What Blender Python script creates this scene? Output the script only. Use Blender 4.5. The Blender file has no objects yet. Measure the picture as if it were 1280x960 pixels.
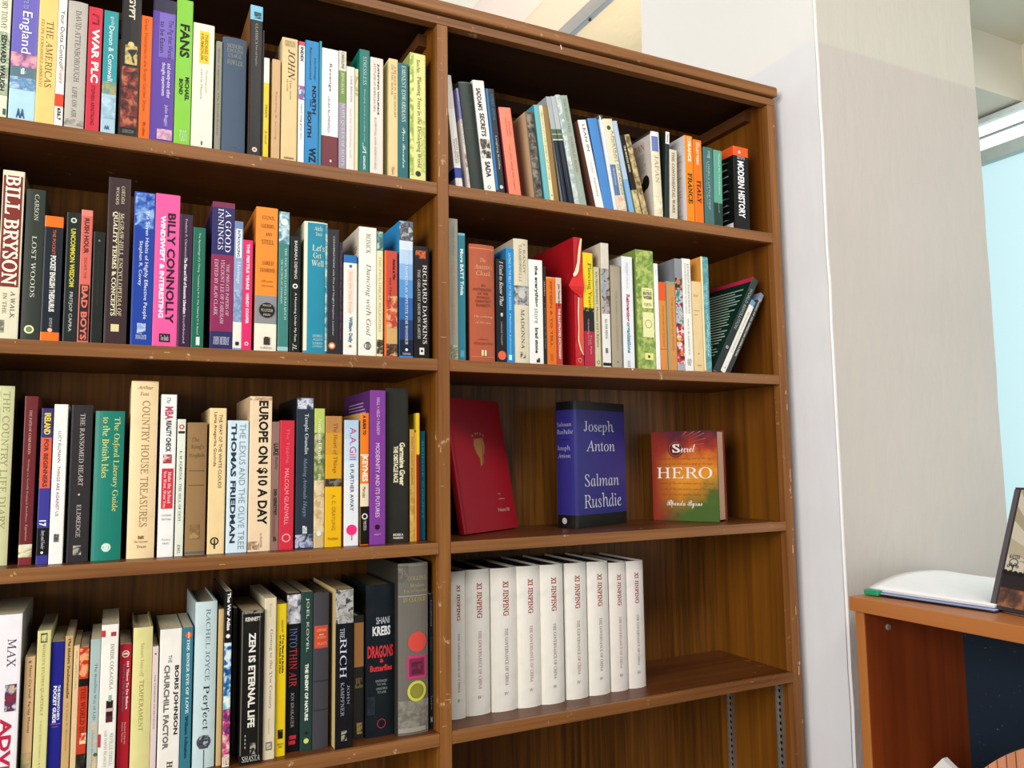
import bpy, bmesh, math, random
from mathutils import Vector, Matrix
sc = bpy.context.scene
COL = sc.collection
R = math.radians
# ------------------------------------------------------------------ camera
cam = bpy.data.cameras.new('camera')
cam.sensor_fit = 'HORIZONTAL'; cam.sensor_width = 36.0
cam.lens = 997.58 / 1280 * 36.0
cam.clip_start = .05; cam.clip_end = 60
co = bpy.data.objects.new('camera', cam); COL.objects.link(co)
yaw, pit, rol = R(26.4056), R(5.5146), R(-0.7855)
F = Vector((math.sin(yaw)*math.cos(pit), math.cos(yaw)*math.cos(pit), math.sin(pit)))
Rt = Vector((math.cos(yaw), -math.sin(yaw), 0)); Up = Rt.cross(F)
R2 = Rt*math.cos(rol) + Up*math.sin(rol); U2 = R2.cross(F)
m = Matrix((R2, U2, -F)).transposed().to_4x4(); m.translation = Vector((-.49, -1.2165, 1.45))
co.matrix_world = m
sc.camera = co
# ------------------------------------------------------------------ world, lights, exposure
wd = bpy.data.worlds.new('sky'); sc.world = wd; wd.use_nodes = True
bg = wd.node_tree.nodes['Background']; bg.inputs[0].default_value = (.92, .93, 1, 1); bg.inputs[1].default_value = .24
def area(name, loc, aim, sx, sy, power, col):
    l = bpy.data.lights.new(name, 'AREA'); l.shape = 'RECTANGLE'; l.size = sx; l.size_y = sy; l.energy = power; l.color = col
    o = bpy.data.objects.new(name, l); COL.objects.link(o); o.location = loc
    o.rotation_euler = (Vector(aim)-Vector(loc)).to_track_quat('-Z', 'Y').to_euler(); return o
area('daylight_from_left_windows', (-2.6, -1.9, 2.0), (.2, 0, 1.5), 1.8, 1.6, 102, (1, .965, .905))
area('ceiling_tube_behind', (.35, -1.75, 2.95), (.45, -.1, 1.2), 1.6, .5, 24, (1, .95, .88))
area('lamp_glow_above_case', (1.0, .9, 2.42), (1.0, 1.0, 3.0), .3, .3, 4.4, (1, .88, .6))
area('fill_at_right_window', (1.66, -1.1, 1.55), (1.2, .0, 2.6), 1.0, 1.2, 4.5, (1, .99, .96))  # added fill beside the right window, brightens soffit and lintel
area('daylight_beyond_case', (.2, 2.0, 2.2), (.8, 1.1, 3.0), 1.2, 1.2, 16, (.97, .98, 1))
sc.view_settings.view_transform = 'Standard'; sc.view_settings.look = 'None'
sc.view_settings.exposure = 0.03; sc.view_settings.gamma = 1; sc.view_settings.use_curve_mapping = False
# ------------------------------------------------------------------ materials
def lin(h):
    o = []
    for i in (0, 2, 4):
        c = int(h[i:i+2], 16)/255; o.append(c/12.92 if c <= .04045 else ((c+.055)/1.055)**2.4)
    return (*o, 1)
def N(nt, t, **k):
    n = nt.nodes.new(t)
    for a, v in k.items(): setattr(n, a, v)
    return n
def base(name, rough=.5):
    mt = bpy.data.materials.new(name); mt.use_nodes = True; nt = mt.node_tree
    b = nt.nodes['Principled BSDF']; b.inputs['Roughness'].default_value = rough; b.inputs['Specular IOR Level'].default_value = .3
    return mt, nt, b
_c = {}
def plain(h, rough=.45, spec=.28, vary=.05):
    k = ('p', h, rough, spec, vary)
    if k in _c: return _c[k]
    mt, nt, b = base('cover_'+h, rough); c = lin(h)
    if max(c[:3]) < .09: c = tuple(v*.62 for v in c[:3])+(1,)
    b.inputs['Specular IOR Level'].default_value = spec
    if vary:
        tc = N(nt, 'ShaderNodeTexCoord'); no = N(nt, 'ShaderNodeTexNoise'); no.inputs['Scale'].default_value = 45; no.inputs['Detail'].default_value = 4
        mx = N(nt, 'ShaderNodeMix', data_type='RGBA'); mx.inputs[6].default_value = c
        mx.inputs[7].default_value = (*[v*(1-vary*2.2)+.006 for v in c[:3]], 1)
        rp = N(nt, 'ShaderNodeMapRange'); rp.inputs[1].default_value = .45; rp.inputs[2].default_value = .8
        nt.links.new(tc.outputs['Object'], no.inputs['Vector']); nt.links.new(no.outputs['Fac'], rp.inputs[0])
        nt.links.new(rp.outputs[0], mx.inputs[0]); nt.links.new(mx.outputs[2], b.inputs['Base Color'])
    else: b.inputs['Base Color'].default_value = c
    _c[k] = mt; return mt
def ink(h): return plain(h, .5, .3, 0)
def mottle(c1, c2, c3, scale=95):
    k = ('m', c1, c2, c3, scale)
    if k in _c: return _c[k]
    mt, nt, b = base('picture_'+c1+c2, .45)
    tc = N(nt, 'ShaderNodeTexCoord'); no = N(nt, 'ShaderNodeTexNoise'); no.inputs['Scale'].default_value = scale; no.inputs['Detail'].default_value = 3
    no.inputs['Distortion'].default_value = .6
    cr = N(nt, 'ShaderNodeValToRGB'); e = cr.color_ramp.elements
    e[0].position = .38; e[0].color = lin(c2); e[1].position = .62; e[1].color = lin(c3)
    x = cr.color_ramp.elements.new(.5); x.color = lin(c1)
    nt.links.new(tc.outputs['Object'], no.inputs['Vector']); nt.links.new(no.outputs['Fac'], cr.inputs[0]); nt.links.new(cr.outputs[0], b.inputs['Base Color'])
    _c[k] = mt; return mt
def paper(h):
    k = ('g', h)
    if k in _c: return _c[k]
    mt, nt, b = base('pages_'+h, .85); c = lin(h)
    tc = N(nt, 'ShaderNodeTexCoord'); mp = N(nt, 'ShaderNodeMapping'); mp.inputs['Scale'].default_value = (2600, 30, 30)
    no = N(nt, 'ShaderNodeTexNoise'); no.inputs['Scale'].default_value = 1; no.inputs['Detail'].default_value = 2
    mx = N(nt, 'ShaderNodeMix', data_type='RGBA'); mx.inputs[6].default_value = c; mx.inputs[7].default_value = (*[v*.55 for v in c[:3]], 1)
    nt.links.new(tc.outputs['Object'], mp.inputs[0]); nt.links.new(mp.outputs[0], no.inputs['Vector'])
    nt.links.new(no.outputs['Fac'], mx.inputs[0]); nt.links.new(mx.outputs[2], b.inputs['Base Color'])
    _c[k] = mt; return mt
def wood(name, dark, light, axis, rough=.42, fine=95, streak=.5, wear=.0, wearcol='d8b98c', bump=.15):
    """procedural board: grain runs along the given axis"""
    mt, nt, b = base(name, rough); L = nt.links.new
    tc = N(nt, 'ShaderNodeTexCoord'); mp = N(nt, 'ShaderNodeMapping')
    s = [fine, fine, fine]; s['xyz'.index(axis)] = fine*.028
    mp.inputs['Scale'].default_value = s
    n1 = N(nt, 'ShaderNodeTexNoise'); n1.inputs['Scale'].default_value = 1; n1.inputs['Detail'].default_value = 6; n1.inputs['Roughness'].default_value = .6; n1.inputs['Distortion'].default_value = .35
    mp2 = N(nt, 'ShaderNodeMapping'); s2 = [13, 13, 13]; s2['xyz'.index(axis)] = .9; mp2.inputs['Scale'].default_value = s2
    n2 = N(nt, 'ShaderNodeTexNoise'); n2.inputs['Scale'].default_value = 1; n2.inputs['Detail'].default_value = 3
    for mm in (mp, mp2): L(tc.outputs['Object'], mm.inputs[0])
    L(mp.outputs[0], n1.inputs['Vector']); L(mp2.outputs[0], n2.inputs['Vector'])
    ad = N(nt, 'ShaderNodeMath', operation='MULTIPLY_ADD'); ad.inputs[1].default_value = streak; L(n1.outputs['Fac'], ad.inputs[0])
    m2 = N(nt, 'ShaderNodeMath', operation='MULTIPLY'); m2.inputs[1].default_value = 1-streak; L(n2.outputs['Fac'], m2.inputs[0]); L(m2.outputs[0], ad.inputs[2])
    cr = N(nt, 'ShaderNodeValToRGB'); e = cr.color_ramp.elements; e[0].position = .36; e[0].color = lin(dark); e[1].position = .64; e[1].color = lin(light)
    L(ad.outputs[0], cr.inputs[0]); out = cr.outputs[0]
    if wear:
        n3 = N(nt, 'ShaderNodeTexNoise'); n3.inputs['Scale'].default_value = 34; n3.inputs['Detail'].default_value = 6; n3.inputs['Roughness'].default_value = .75
        L(tc.outputs['Object'], n3.inputs['Vector'])
        r = N(nt, 'ShaderNodeMapRange'); r.inputs[1].default_value = .66-wear*.08; r.inputs[2].default_value = .72; L(n3.outputs['Fac'], r.inputs[0])
        mx = N(nt, 'ShaderNodeMix', data_type='RGBA'); mx.inputs[7].default_value = lin(wearcol); L(r.outputs[0], mx.inputs[0]); L(out, mx.inputs[6]); out = mx.outputs[2]
    L(out, b.inputs['Base Color'])
    bp = N(nt, 'ShaderNodeBump'); bp.inputs['Strength'].default_value = bump; bp.inputs['Distance'].default_value = .001; L(n1.outputs['Fac'], bp.inputs['Height']); L(bp.outputs[0], b.inputs['Normal'])
    return mt
def plaster(name, h, h2=None, zcut=None, bump=.5, scale=16, rough=.9, zw=.004, distort=0):
    mt, nt, b = base(name, rough); L = nt.links.new; tc = N(nt, 'ShaderNodeTexCoord')
    n1 = N(nt, 'ShaderNodeTexNoise'); n1.inputs['Scale'].default_value = 2.6; n1.inputs['Detail'].default_value = 5; L(tc.outputs['Object'], n1.inputs['Vector'])
    mx = N(nt, 'ShaderNodeMix', data_type='RGBA'); c = lin(h); mx.inputs[6].default_value = (*[v*.9 for v in c[:3]], 1); mx.inputs[7].default_value = (*[min(1, v*1.08) for v in c[:3]], 1)
    L(n1.outputs['Fac'], mx.inputs[0]); out = mx.outputs[2]
    if h2:
        sx = N(nt, 'ShaderNodeSeparateXYZ'); L(tc.outputs['Object'], sx.inputs[0])
        r = N(nt, 'ShaderNodeMapRange'); r.inputs[1].default_value = zcut-zw; r.inputs[2].default_value = zcut+zw; L(sx.outputs['Z'], r.inputs[0])
        m2 = N(nt, 'ShaderNodeMix', data_type='RGBA'); m2.inputs[7].default_value = lin(h2); L(r.outputs[0], m2.inputs[0]); L(out, m2.inputs[6]); out = m2.outputs[2]
    L(out, b.inputs['Base Color'])
    mp = N(nt, 'ShaderNodeMapping'); mp.inputs['Scale'].default_value = (1, 1, .45); L(tc.outputs['Object'], mp.inputs[0])
    n2 = N(nt, 'ShaderNodeTexNoise'); n2.inputs['Scale'].default_value = scale; n2.inputs['Detail'].default_value = 7; n2.inputs['Roughness'].default_value = .55; n2.inputs['Distortion'].default_value = distort
    L(mp.outputs[0], n2.inputs['Vector'])
    bp = N(nt, 'ShaderNodeBump'); bp.inputs['Strength'].default_value = bump; bp.inputs['Distance'].default_value = .006; L(n2.outputs['Fac'], bp.inputs['Height']); L(bp.outputs[0], b.inputs['Normal'])
    return mt
def metal(h, rough=.35):
    mt, nt, b = base('metal_'+h, rough); b.inputs['Base Color'].default_value = lin(h); b.inputs['Metallic'].default_value = .75; return mt
# ------------------------------------------------------------------ object helpers
def link(name, me, parent=None, mats=()):
    o = bpy.data.objects.new(name, me); COL.objects.link(o)
    for mt in mats: me.materials.append(mt)
    if parent: o.parent = parent
    return o
def empty(name, label, cat, loc=(0, 0, 0), group=None):
    o = bpy.data.objects.new(name, None); COL.objects.link(o); o.location = loc; o.empty_display_size = .05
    o['label'] = label; o['category'] = cat
    if group: o['group'] = group
    return o
def bm_obj(name, bm, mats, parent=None, smooth=False):
    me = bpy.data.meshes.new(name); bm.to_mesh(me); bm.free()
    if smooth:
        for p in me.polygons: p.use_smooth = True
    return link(name, me, parent, mats)
def add_box(bm, x0, x1, y0, y1, z0, z1, mi=0, bevel=0):
    r = bmesh.ops.create_cube(bm, size=1)
    vs = r['verts']
    for v in vs: v.co = Vector((x0+(v.co.x+.5)*(x1-x0), y0+(v.co.y+.5)*(y1-y0), z0+(v.co.z+.5)*(z1-z0)))
    fs = {f for v in vs for f in v.link_faces}
    for f in fs: f.material_index = mi
    if bevel:
        es = list({e for v in vs for e in v.link_edges})
        bmesh.ops.bevel(bm, geom=es, offset=bevel, segments=2, affect='EDGES', profile=.5)
def box(name, x0, x1, y0, y1, z0, z1, mt, parent=None, bevel=0, kind=None):
    bm = bmesh.new(); add_box(bm, x0, x1, y0, y1, z0, z1, 0, bevel); o = bm_obj(name, bm, [mt], parent)
    if kind: o['kind'] = kind
    return o
# ------------------------------------------------------------------ lettering: one curve per string, turned into meshes at once
_U = {'S': (0x1D434, 0x1D44E), 's': (0x1D434, 0x1D44E), 'i': (0x1D434, 0x1D44E), 'c': (0x1D4D0, 0x1D4EA)}   # upright serif = italic set sheared back; bold = thickened outline
def glyphs(s, f):
    if f in 'nN': return s
    U, L_ = _U[f]; o = ''
    for ch in s:
        if f in 'Ssi' and ch == 'h': o += '\u210e'
        elif 'A' <= ch <= 'Z': o += chr(U+ord(ch)-65)
        elif 'a' <= ch <= 'z': o += chr(L_+ord(ch)-97)
        else: o += ch
    return o
TXT = {}
def want(s, f): TXT[(s, f)] = None
def make_texts():
    """every glyph is filled once, one line each in one curve per style; strings are then set from the glyphs with their advances"""
    G = {}; tmp = []
    for f in sorted({f for _, f in TXT}):
        chars = sorted({ch for (s, g) in TXT if g == f for ch in s})
        c = bpy.data.curves.new('t', 'FONT'); c.size = 1; c.resolution_u = 2; c.space_line = 4; c.offset = {'N': .034, 'S': .026}.get(f, 0)
        c.body = '|\n' + '\n'.join(glyphs(ch, f)+'|' for ch in chars)
        o = bpy.data.objects.new('t', c); COL.objects.link(o); tmp.append((o, c, f, chars))
    dg = bpy.context.evaluated_depsgraph_get()
    for o, c, f, chars in tmp:
        me = o.evaluated_get(dg).to_mesh()
        rows = [[] for _ in range(len(chars)+1)]; co_ = [(v.co.x, v.co.y) for v in me.vertices]
        for p in me.polygons:
            q = tuple(p.vertices); rows[int(round((.3-sum(co_[i][1] for i in q)/len(q))/4))].append(q)
        o.evaluated_get(dg).to_mesh_clear()
        def xs(fs): return [co_[i][0] for q in fs for i in q]
        b1 = max(xs(rows[0])); b0 = min(xs(rows[0]))
        for k, ch in enumerate(chars):
            fs = rows[k+1]; xm = max(xs(fs)); cut = xm-(b1-b0)-1e-4
            gf = [q for q in fs if min(co_[i][0] for i in q) < cut]
            ids = sorted({i for q in gf for i in q}); mp = {i: n for n, i in enumerate(ids)}; y = 4*(k+1)
            vs = [(co_[i][0], co_[i][1]+y) for i in ids]
            if f in 'sS': vs = [(x-.25*yy, yy) for x, yy in vs]
            G[(ch, f)] = (vs, [tuple(mp[i] for i in q) for q in gf], xm-b1)
    for (s, f) in TXT:
        V = []; Fc = []; x = 0
        for ch in s:
            vs, fs, adv = G[(ch, f)]; k = len(V)
            V += [(vx+x, vy) for vx, vy in vs]; Fc += [tuple(i+k for i in q) for q in fs]; x += adv
        x0 = min(v[0] for v in V); x1 = max(v[0] for v in V); y0 = min(v[1] for v in V); y1 = max(v[1] for v in V)
        TXT[(s, f)] = ([((vx-x0)/max(1e-6, x1-x0), (vy-y0)/max(1e-6, y1-y0)) for vx, vy in V], Fc)
    for o, c, f, chars in tmp: bpy.data.objects.remove(o); bpy.data.curves.remove(c)
class Flat:
    """flat printed shapes on a surface given by put(u, v, layer) -> 3D point"""
    def __init__(s, put): s.put = put; s.v = []; s.f = []; s.mi = []; s.mats = []
    def m(s, mt):
        if mt not in s.mats: s.mats.append(mt)
        return s.mats.index(mt)
    def poly(s, pts, fs, mt, lay):
        k = len(s.v); s.v += [s.put(u, v, lay) for u, v in pts]; i = s.m(mt)
        for f in fs: s.f.append(tuple(k+j for j in f)); s.mi.append(i)
    def text(s, st, f, v0, v1, u0, u1, mt, lay, vertical=True):
        vs, fs = TXT[(st, f)]
        if vertical: pts = [(u0+b*(u1-u0), v0+a*(v1-v0)) for a, b in vs]
        else: pts = [(u0+a*(u1-u0), v1-b*(v1-v0)) for a, b in vs]
        s.poly(pts, fs, mt, lay)
    def rect(s, v0, v1, u0, u1, mt, lay, n=6):
        pts = []; fs = []
        for i in range(n+1):
            u = u0+(u1-u0)*i/n; pts += [(u, v0), (u, v1)]
            if i: fs.append((2*i-2, 2*i-1, 2*i+1, 2*i))
        s.poly(pts, fs, mt, lay)
    def disc(s, v, u, ru, rv, mt, lay, inner=0, n=22):
        o = [(u+ru*math.cos(2*math.pi*i/n), v+rv*math.sin(2*math.pi*i/n)) for i in range(n)]
        if inner:
            o += [(u+ru*inner*math.cos(2*math.pi*i/n), v+rv*inner*math.sin(2*math.pi*i/n)) for i in range(n)]
            fs = [(i, (i+1) % n, n+(i+1) % n, n+i) for i in range(n)]
        else:
            o = [(u, v)]+[(u+ru*q*math.cos(2*math.pi*i/n), v+rv*q*math.sin(2*math.pi*i/n)) for q in (.35, .7, 1) for i in range(n)]
            fs = [(0, 1+i, 1+(i+1) % n) for i in range(n)] + [(1+k*n+i, 1+(k+1)*n+i, 1+(k+1)*n+(i+1) % n, 1+k*n+(i+1) % n) for k in (0, 1) for i in range(n)]
        s.poly(o, fs, mt, lay)
    def build(s, name, parent):
        if not s.v: return None
        me = bpy.data.meshes.new(name); me.from_pydata(s.v, [], s.f)
        o = link(name, me, parent, s.mats)
        me.polygons.foreach_set('material_index', s.mi); me.update(); return o
# ------------------------------------------------------------------ the book builder
def bulge_of(T, kind, china=False):
    return T*(.13 if china else .075) if kind == 'h' else min(.0007, T*.04)
def make_book(T, H, D, kind, cov, els, parent, opt):
    """local frame: spine on the plane y=0 facing -y, x 0..T, z 0..H, boards run back to y=D"""
    rough = opt.get('rough', .38); bl = bulge_of(T, kind, opt.get('china'))
    th = .0024 if kind == 'h' else .0006
    if T < .007: th = .0005
    def sy(x):
        t = (x-T/2)/(T/2)
        return bl*min(1, abs(t))**2.2 if kind == 'h' else bl*min(1, abs(t))**8
    nseg = 8 if kind == 'h' else 6
    if kind == 'h': xs = [T*i/nseg for i in range(nseg+1)]
    else: xs = [0, T*.02, T*.08, T*.5, T*.92, T*.98, T]
    outer = [(0, D), (0, D*.06+bl)] + [(x, sy(x)) for x in xs] + [(T, D*.06+bl), (T, D)]
    def inn(x): return th+(T-2*th)*x/T
    inner = [(th, D), (th, D*.06+bl)] + [(inn(x), sy(x)+th) for x in xs] + [(T-th, D*.06+bl), (T-th, D)]
    bands = [e for e in els if e[0] == 'b']
    cuts = sorted({0., 1.} | {round(min(1, max(0, v)), 4) for e in bands for v in e[1:3]})
    mats = [plain(cov, rough)]; 
    def mi(mt):
        if mt not in mats: mats.append(mt)
        return mats.index(mt)
    side = mi(plain(opt['side'], rough)) if opt.get('side') else None
    verts = []; faces = []; mis = []; n = len(outer)
    for c in cuts:
        z = H*(1-c)
        verts += [(x, y, z) for x, y in outer] + [(x, y, z) for x, y in inner]
    for k in range(len(cuts)-1):
        mid = (cuts[k]+cuts[k+1])/2; b_ = 0
        for e in bands:
            if e[1] <= mid <= e[2]: b_ = mi(plain(e[3], rough))
        a = k*2*n; b2 = a+2*n
        for i in range(n-1):
            sidef = i < 2 or i >= n-3
            faces.append((a+i, b2+i, b2+i+1, a+i+1)); mis.append(side if (sidef and side is not None) else b_)
            faces.append((a+n+i+1, b2+n+i+1, b2+n+i, a+n+i)); mis.append(0)
        for i in (0, n-1): faces.append((a+i, a+n+i, b2+n+i, b2+i)); mis.append(b_)
    for a in (0, (len(cuts)-1)*2*n):
        for i in range(n-1): faces.append((a+i, a+i+1, a+n+i+1, a+n+i)); mis.append(side if (side is not None and (i < 2 or i >= n-3)) else 0)
    me = bpy.data.meshes.new('cover'); me.from_pydata(verts, [], faces)
    cvo = link('cover', me, parent, mats); me.polygons.foreach_set('material_index', mis)
    bm = bmesh.new(); bm.from_mesh(me); bmesh.ops.recalc_face_normals(bm, faces=bm.faces); bm.to_mesh(me); bm.free()
    # pages
    ins = .0035 if kind == 'h' else .0003
    pb = bmesh.new(); pm = paper(opt.get('pages', 'd9cbaa'))
    add_box(pb, th*1.02, T-th*1.02, th+bl+.0015, D-(ins if kind == 'h' else .0006), ins if kind == 'h' else .0004, H-ins)
    bm_obj('page_block', pb, [pm], parent)
    # print on the spine
    def put(u, v, lay): x = min(max(u, 0), 1)*T; return (x, sy(x)-.00015-.00009*lay, H*(1-v))
    art, ttl, let, emb = Flat(put), Flat(put), Flat(put), Flat(put)
    first = True
    for i, e in enumerate(els):
        k = e[0]
        if k == 't':
            (ttl if first else let).text(e[1], e[7], e[2], e[3], e[4], e[5], ink(e[6]), i+1); first = False
        elif k == 'H':
            (ttl if first else let).text(e[1], e[7], e[2], e[3], e[4], e[5], ink(e[6]), i+1, False); first = False
        elif k == 'r': art.rect(e[1], e[2], e[3], e[4], ink(e[5]), i+1); art.build('printed_panel', parent); art = Flat(put)
        elif k == 'm': art.rect(e[1], e[2], e[3], e[4], mottle(e[5], e[6], e[7]), i+1); art.build('cover_picture', parent); art = Flat(put)
        elif k == 'd': emb.disc(e[1], e[2], e[3], e[3]*T/H, ink(e[4]), i+1)
        elif k == 'o': emb.disc(e[1], e[2], e[3], e[3]*T/H, ink(e[4]), i+1, e[5])
    ttl.build('title', parent); let.build('lettering', parent); emb.build('emblem', parent)
    return cvo
def queue(els):
    for e in els:
        if e[0] in 'tH': want(e[1], e[7])
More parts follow.
